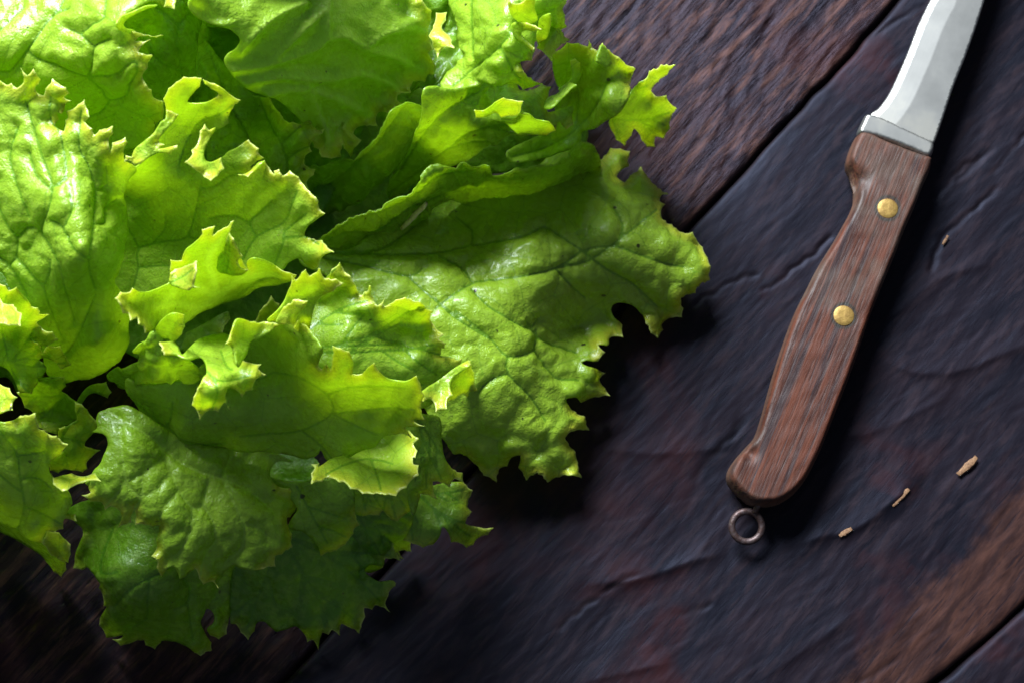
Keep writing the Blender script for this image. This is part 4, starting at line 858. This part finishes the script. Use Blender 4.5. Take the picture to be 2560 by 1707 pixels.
curl(L5, Z8([(465,1330),(520,1322),(510,1350,0),(600,1300,0),(700,1272,0),(800,1222,0),(890,1190,0),(950,1140,0),(1100,1105),(1168,1165),(1130,1200),(1158,1242),(1145,1290),(1128,1282),(1132,1330),(1165,1335),(1167,1400),(1110,1442),(1090,1482),(1050,1497),(1020,1538),(940,1527),(860,1522),(800,1522),(780,1500),(720,1492),(680,1442),(650,1447),(600,1420),(560,1420),(540,1442),(462,1457),(465,1390),(490,1352)]), Z8([(480,1400,64),(600,1310,56),(800,1240,48),(800,1400,58),(1100,1340,56),(950,1510,66),(1100,1160,52),(950,1250,46)]), tone=0.82, cell=70, puff=1.0, teeth=4, veins=[Z8([(560,1400),(700,1330),(850,1300),(1000,1330)]),Z8([(850,1300),(900,1420),(920,1500)])])
curl(L5, Z5([(665,1020,0),(700,985,0),(760,930,0),(880,885,0),(975,890,0),(1000,960,0),(1010,1060,0),(1030,1090,0),(1060,1043),(1110,1060),(1187,1070),(1165,1100),(1219,1140),(1150,1170),(1125,1242),(1090,1247),(1062,1287),(1020,1240),(965,1222,0),(950,1270),(978,1368),(945,1320),(905,1383),(850,1370),(815,1392),(784,1440),(770,1380),(733,1340),(745,1290),(770,1230),(795,1180,0),(827,1140),(820,1070,0),(780,1033,0),(710,1050,0),(620,1020,0),(548,1007),(518,928),(560,930,0),(610,930,0),(640,985,0)]), Z5([(540,950,102),(700,1035,100),(900,900,72),(820,1100,108),(950,1150,108),(1180,1120,102),(780,1410,100),(950,1000,90),(1060,1260,98),(780,960,82)]), tone=0.92, cell=62, puff=1.2, ruffle=2.0, teeth=5, veins=[Z5([(870,1170),(900,1250),(860,1370)]),Z5([(920,990),(960,1090),(1000,1110)]),Z5([(830,1120),(900,1180),(1020,1170),(1120,1140)])])
curl(L5, Z5([(955,937),(985,880),(1010,800,0),(1040,778,0),(1100,790),(1220,796),(1335,800),(1280,835,0),(1180,900,0),(1115,925,0),(1090,1000,0),(1062,1045,0),(1030,1093),(1015,1060,0),(1010,1000,0),(990,955,0)]), Z5([(960,935,112),(1050,785,104),(1300,800,100),(1050,1050,104),(1110,900,96)]), tone=0.86)
curl(L5, Z5([(1225,790,0),(1290,720,0),(1340,640,0),(1372,570),(1383,500),(1410,530),(1447,478),(1472,458),(1500,502),(1567,452),(1592,515),(1680,520),(1725,545),(1650,600),(1580,630,0),(1540,690,0),(1512,790,0),(1497,862,0),(1470,808),(1435,882),(1397,840),(1440,770,0),(1395,818),(1330,818),(1280,797)]), Z5([(1250,790,98),(1390,510,108),(1470,470,112),(1715,545,112),(1500,830,94),(1560,480,110),(1450,620,100)]), tone=0.92, cell=70, puff=0.8)
curl(L5, Z5([(1330,700),(1400,650),(1428,648),(1487,663),(1470,700,0),(1430,740,0),(1392,815),(1330,818),(1280,797,0)]), Z5([(1420,650,112),(1480,665,112),(1350,800,104)]), tone=1.0, net=False)
# folded leaf over the hollow
L4 = leaf(Z5([(232,640),(268,603),(330,605),(347,578),(400,605,0),(480,605,0),(550,578,0),(600,540,0),(590,455),(592,397),(668,400),(700,350,0),(770,280,0),(800,232),(797,200),(842,185),(882,175),(868,238),(900,210),(1007,137),(985,200),(955,260,0),(960,330,0),(1062,400),(1097,460),(1090,412,0),(1140,393,0),(1240,430,0),(1310,460),(1370,480),(1415,495),(1380,540,0),(1180,590,0),(1100,640,0),(1000,670,0),(880,710,0),(790,745,0),(690,810,0),(600,800,0),(520,800,0),(500,845,0),(428,873),(413,820),(385,815),(378,770),(328,792),(320,740),(283,745),(268,690)]), Z5([(240,640,112),(450,630,98),(600,700,82),(690,800,64),(900,600,70),(1000,660,60),(1180,590,62),(1400,500,84),(900,420,90),(1000,150,112),(700,340,104),(600,420,104),(430,860,104),(1140,400,92),(330,700,104)]), tone=0.66, cell=75, puff=1.0, ruffle=1.5, teeth=5, fan=0, under=1, wide=1.2, fine=0.3, label='folded leaf with pointed yellow tips over the dark hollow',
  veins=[Z5(l) for l in ([(690,800),(780,720),(900,640),(1020,540),(1100,480)],[(780,720),(640,680),(500,700)],[(900,640),(870,500),(840,380),(960,220)],[(560,780),(560,700),(620,600)],[(1020,540),(1160,500),(1300,500)],[(900,640),(760,560),(690,480)])])
curl(L4, Z5([(590,480),(620,452),(690,430),(762,398),(762,470),(750,520),(742,562),(780,572),(700,592),(640,575,0),(585,548,0)]), Z5([(600,480,106),(760,410,116),(770,575,116),(640,560,108)]), tone=1.0, veins=[Z5([(590,540),(660,510),(740,450)])])
curl(L4, Z5([(900,460,0),(905,380,0),(920,300,0),(950,240,0),(973,213),(1000,250),(1030,320),(1062,372),(1028,402),(1040,440),(1097,458),(1060,490,0),(980,490,0)]), Z5([(910,400,92),(970,225,104),(1060,370,102),(1080,460,100),(1000,480,88)]), tone=0.72, veins=[Z5([(960,480),(975,350),(970,240)])])
curl(L4, Z5([(495,842,0),(560,762,0),(612,740,0),(682,755),(684,830),(662,882),(615,925,0),(560,935,0),(540,900,0)]), Z5([(500,840,96),(610,745,104),(680,760,104),(660,880,98),(560,920,90)]), tone=0.75)

# ------------------------------------------------------------------ knife
kx = unproject(*Y5([(500, 1440)])[0], 0.0)
knife = empty('kitchen_knife', (kx[0], kx[1], 0.0), category='knife', label='worn kitchen knife with brown wooden handle, two brass rivets and a ring at its end')
K0 = np.array([kx[0], kx[1], 0.0])
kd = unproject(*Y5([(845, 600)])[0], 0.0) - unproject(*Y5([(500, 1440)])[0], 0.0)
kd = kd[:2] / np.linalg.norm(kd[:2]); kn = np.array([-kd[1], kd[0]])
def to_local(P, o):
    q = P - o
    return np.stack([q[:, 0] * kd[0] + q[:, 1] * kd[1], q[:, 0] * kn[0] + q[:, 1] * kn[1], q[:, 2]], 1)
def kmat(o):
    return Matrix(((kd[0], kn[0], 0, o[0]), (kd[1], kn[1], 0, o[1]), (0, 0, 1, 0), (0, 0, 0, 1)))
knife.matrix_local = kmat(K0)

def slab(name, outline, z_of, top, bottom, mat, attrs, grid=5.0, parent=knife, step=3.5):
    """solid from a traced outline: top/bottom are heights above/below the mid plane as functions of (px, edge distance)"""
    r = np.random.default_rng(5)
    bd, _ = boundary([(p[0], p[1], 0) if len(p) == 2 else p[:3] for p in outline], step, 0, r)
    G = hexgrid(bd.min(0), bd.max(0), grid, r)
    G = G[inside(G, bd)]
    # rows hugging the outline keep the rounded edge smooth
    d = seg_dist(G, bd, np.roll(bd, -1, 0))
    G = G[d > 3.0]
    V, F = triangulate(bd, G)
    de = seg_dist(V, bd, np.roll(bd, -1, 0))
    de[de < 1e-3] = 0
    zm = z_of(V)
    P = unproject(V[:, 0], V[:, 1], zm)
    up = P.copy(); up[:, 2] += top(V, de)
    dn = P.copy(); dn[:, 2] -= bottom(V, de)
    n = len(P)
    be = border_edges(F)
    rim = np.stack([be[:, 1], be[:, 0], be[:, 0] + n, be[:, 1] + n], 1)
    faces = [tuple(f) for f in F] + [tuple(f) for f in (F[:, ::-1] + n)] + [tuple(f) for f in rim]
    at = {k: np.r_[f(V, de), f(V, de)] for k, f in attrs.items()}
    return mesh_obj(name, to_local(np.r_[up, dn], K0), faces, [mat], parent, at)

HO = Y5([(600,44),(540,150),(512,250),(520,290),(545,340),(560,400),(575,470),(572,560),(540,650),(490,740),(410,880),(340,990),(270,1110),(200,1250),(110,1430)]) + \
     Y6([(680,0),(620,180),(570,350),(520,530),(480,640),(410,720),(350,790),(308,860),(305,920),(350,985),(400,1035),(455,1075),(520,1088),(610,1082),(690,1045),(760,985),(830,890),(910,730),(970,580),(1030,430),(1080,300),(1150,110)]) + \
     Y5([(690,1480),(760,1300),(830,1130),(900,960),(960,800),(1040,620),(1110,440),(1160,330),(1172,245),(1150,230),(1000,180),(800,100),(690,50)])
def rnd(t, R):
    return lambda V, d: t * np.sqrt(np.maximum(1 - (1 - np.clip(d / R, 0, 1)) ** 2, 0.0)) + 0.0004
zc = lambda V: np.full(len(V), 0.0070)
rv = [np.array(Y5([(845, 600)])[0]), np.array(Y5([(500, 1440)])[0])]
rvm = []
for q in rv:
    w_ = unproject(q[0], q[1], 0.0133); w_[2] = 0.0070
    rvm.append(project(w_[None])[0])
def worn_f(V, d):
    s = ((V - np.array(Y5([(560, 900)])[0])) ** 2).sum(1)
    return np.clip(1.15 - np.sqrt(s) / 330 + 0.35 * vnoise(V[:, 0] / 40, V[:, 1] / 40, 3), 0, 1) + np.clip(1 - d / 26, 0, 1) * 0.6
def htop(V, d):
    h = rnd(0.0058, 15)(V, d)
    # dished thumb notch and small dents
    n = np.array(Y5([(590, 420)])[0])
    h -= 0.0022 * np.exp(-((V - n) ** 2).sum(1) / 22 ** 2)
    h += 0.00012 * vnoise(V[:, 0] / 30, V[:, 1] / 30, 9)
    n = np.array(Y6([(440, 760)])[0])
    h -= 0.0016 * np.exp(-((V - n) ** 2).sum(1) / 17 ** 2)
    return h
def collar(V, d):
    c = np.zeros(len(V))
    for q in rvm:
        r = np.linalg.norm(V - q, axis=1)
        c = np.maximum(c, np.clip(1 - abs(r - 29) / 6.5, 0, 1))
    q = np.array(Y6([(715, 965)])[0])
    return c
handle = slab('handle', HO, zc, htop, rnd(0.0056, 18), M_HANDLE, {'worn': worn_f, 'edge': lambda V, d: d, 'collar': collar}, grid=4.2)
for q in rv:
    c = unproject(q[0], q[1], 0.01332)
    Vv, Ff = [], []
    prof = [(0.0, 0.00012), (0.0015, 0.00010), (0.00285, 0.00004), (0.0030, -0.00008), (0.00305, -0.0004), (0.00305, -0.006)]
    k = 40
    Vv.append((0, 0, prof[0][1]))
    for rr, zz in prof[1:]:
        for i in range(k):
            a = 2 * math.pi * i / k
            Vv.append((rr * math.cos(a), rr * math.sin(a), zz))
    for i in range(k):
        Ff.append((0, 1 + i, 1 + (i + 1) % k))
    for j in range(len(prof) - 2):
        for i in range(k):
            a, b = 1 + j * k + i, 1 + j * k + (i + 1) % k
            Ff.append((a, a + k, b + k, b))
    b0 = 1 + (len(prof) - 2) * k
    Ff.append(tuple(b0 + i for i in range(k))[::-1])
    o = mesh_obj('rivet', np.array(Vv), Ff, [M_BRASS], handle)
    o.location = to_local(np.array([c]), K0)[0]

BL = Y4([(1330,-60),(1310,0),(1270,80),(1200,230),(1120,440),(1030,650),(960,800),(900,895),(850,955),(790,1008),(850,1060),(1000,1150),(1300,1260),(1335,1255),(1400,1080),(1500,780),(1600,530),(1700,250),(1780,0)])
BL = [(2600,-760),(2500,-640),(2420,-420),(2362,-180)] + BL + [(2490,-90),(2545,-300),(2590,-520)]
EDGE = [(2600,-760),(2500,-640),(2420,-420),(2362,-180)] + Y4([(1330,-60),(1310,0),(1270,80),(1200,230),(1120,440),(1030,650),(960,800),(900,895),(850,955),(790,1008)])
eA, eB = poly_segs([EDGE])
def btop(V, d):
    de = seg_dist(V, eA, eB)
    return 0.0001 + 0.00105 * np.clip(de / 15.0, 0, 1) ** 0.9 + 0.00035 * np.clip((de - 15) / 45.0, 0, 1) - 0.0003 * np.clip(1 - d / 3.0, 0, 1) * (de > 15)
zb = lambda V: np.full(len(V), 0.0095)
blade = slab('blade', BL, zb, btop, btop, M_STEEL, {}, grid=2.6, step=2.5)
BO = Y4([(760,1013),(735,1022),(700,1090),(668,1170),(685,1200),(800,1222),(950,1270),(1120,1335),(1282,1392),(1330,1275),(1200,1200),(1050,1130),(960,1085),(860,1042)])
bolster = slab('bolster', BO, zb, rnd(0.0026, 9), rnd(0.0026, 9), M_STEEL, {}, grid=4.0)

# ring screwed into the butt of the handle
def torus(R, r, k=48, m=14):
    V, F = [], []
    for i in range(k):
        a = 2 * math.pi * i / k
        for j in range(m):
            b = 2 * math.pi * j / m
            V.append(((R + r * math.cos(b)) * math.cos(a), (R + r * math.cos(b)) * math.sin(a), r * math.sin(b)))
    for i in range(k):
        for j in range(m):
            F.append((i * m + j, ((i + 1) % k) * m + j, ((i + 1) % k) * m + (j + 1) % m, i * m + (j + 1) % m))
    return np.array(V), F
ctr = unproject(*Y6([(437, 1215)])[0], 0.0055)
V, F = torus(0.00425, 0.00098)
ring = mesh_obj('hanging_ring', V, F, [M_IRON], knife)
ring.location = to_local(np.array([ctr]), K0)[0]
ring.rotation_euler = (0.10, -0.16, 0)
butt = unproject(*Y6([(520, 1060)])[0], 0.0078)
def tube(a, b, r, k=14):
    a, b = np.array(a), np.array(b)
    d = (b - a) / np.linalg.norm(b - a)
    u = np.cross(d, [0, 0, 1.0]); u /= np.linalg.norm(u); w = np.cross(d, u)
    V, F = [], []
    for p in (a, b):
        for i in range(k):
            t = 2 * math.pi * i / k
            V.append(p + r * (u * math.cos(t) + w * math.sin(t)))
    for i in range(k):
        F.append((i, (i + 1) % k, k + (i + 1) % k, k + i))
    F.append(tuple(range(k))[::-1]); F.append(tuple(range(k, 2 * k)))
    return np.array(V), F
dv = butt - ctr; dv /= np.linalg.norm(dv)
V, F = tube(ctr + dv * 0.0043, butt + dv * 0.004, 0.0009)
mesh_obj('screw_shank', to_local(V, K0), F, [M_IRON], knife)

# ------------------------------------------------------------------ small things
def sliver(name, a, b, width, z0, z1, mat, seed, thick=0.5, **props):
    """irregular splinter between two photo points, lying at heights z0..z1 (m)"""
    r = np.random.default_rng(seed)
    a = unproject(a[0], a[1], z0); b = unproject(b[0], b[1], z1)
    L = np.linalg.norm(b - a); d = (b - a) / L
    s = np.cross([0, 0, 1.0], d); s /= np.linalg.norm(s); n = np.cross(d, s)
    V, F = [], []
    k, m = 9, 8
    for i in range(k):
        t = i / (k - 1)
        w = width * (0.55 + 0.45 * math.sin(math.pi * min(max(t, 0.06), 0.94)) ** 0.6) * r.uniform(0.75, 1.05)
        c = a + d * L * t + s * r.uniform(-0.06, 0.06) * width
        for j in range(m):
            q = 2 * math.pi * j / m
            V.append(c + s * w / 2 * math.cos(q) * r.uniform(0.85, 1.1) + n * thick * w / 2 * math.sin(q) * r.uniform(0.8, 1.1))
    for i in range(k - 1):
        for j in range(m):
            F.append((i * m + j, i * m + (j + 1) % m, (i + 1) * m + (j + 1) % m, (i + 1) * m + j))
    F.append(tuple(range(m))[::-1]); F.append(tuple((k - 1) * m + j for j in range(m)))
    o0 = (a + b) / 2
    o = mesh_obj(name, np.array(V) - o0, F, [mat])
    o.location = o0
    for kk, v in props.items():
        o[kk] = v
    return o
g = 'wood splinters on the dark plank'
sliver('wood_splinter', Y8([(2018,160)])[0], Y8([(2112,70)])[0], 0.0022, 0.0004, 0.0006, M_CHIP, 1, 0.2, category='splinter', group=g, label='broad pale tan splinter near the right edge of the table, largest of them')
sliver('wood_splinter', Y8([(1686,318)])[0], Y8([(1768,232)])[0], 0.0016, 0.0006, 0.0008, M_CHIP, 2, 0.2, category='splinter', group=g, label='slim pale splinter between the broad tan splinter and the knife ring')
sliver('wood_splinter', Y8([(1416,470)])[0], Y8([(1478,432)])[0], 0.0016, 0.0010, 0.0012, M_CHIP, 3, 0.2, category='splinter', group=g, label='short tan splinter on the ridge right of the knife ring')
sliver('wood_splinter', Y5([(1275,885)])[0], Y5([(1318,815)])[0], 0.0010, 0.0004, 0.0006, M_CHIP, 4, 0.3, category='splinter', group=g, label='small ochre splinter in the crack right of the knife handle')
stz = tps(Z6([(150,820,42),(620,520,50),(1000,350,52),(1300,190,52),(1650,250,44),(2150,60,34),(1900,430,12),(600,760,32),(900,620,30),(1200,460,22),(1500,380,26),(1100,350,44)]))
stq = [Z6([(795,700)])[0], Z6([(992,497)])[0]]
sth = stz(np.array(stq)) * ZS * 1e-3 + 0.0056
sliver('dry_stalk', stq[0], stq[1], 0.0018, sth[0], sth[1], M_STRAW, 6, 0.8, category='straw', label='bit of dry straw lying on the dark green ribbed leaf')
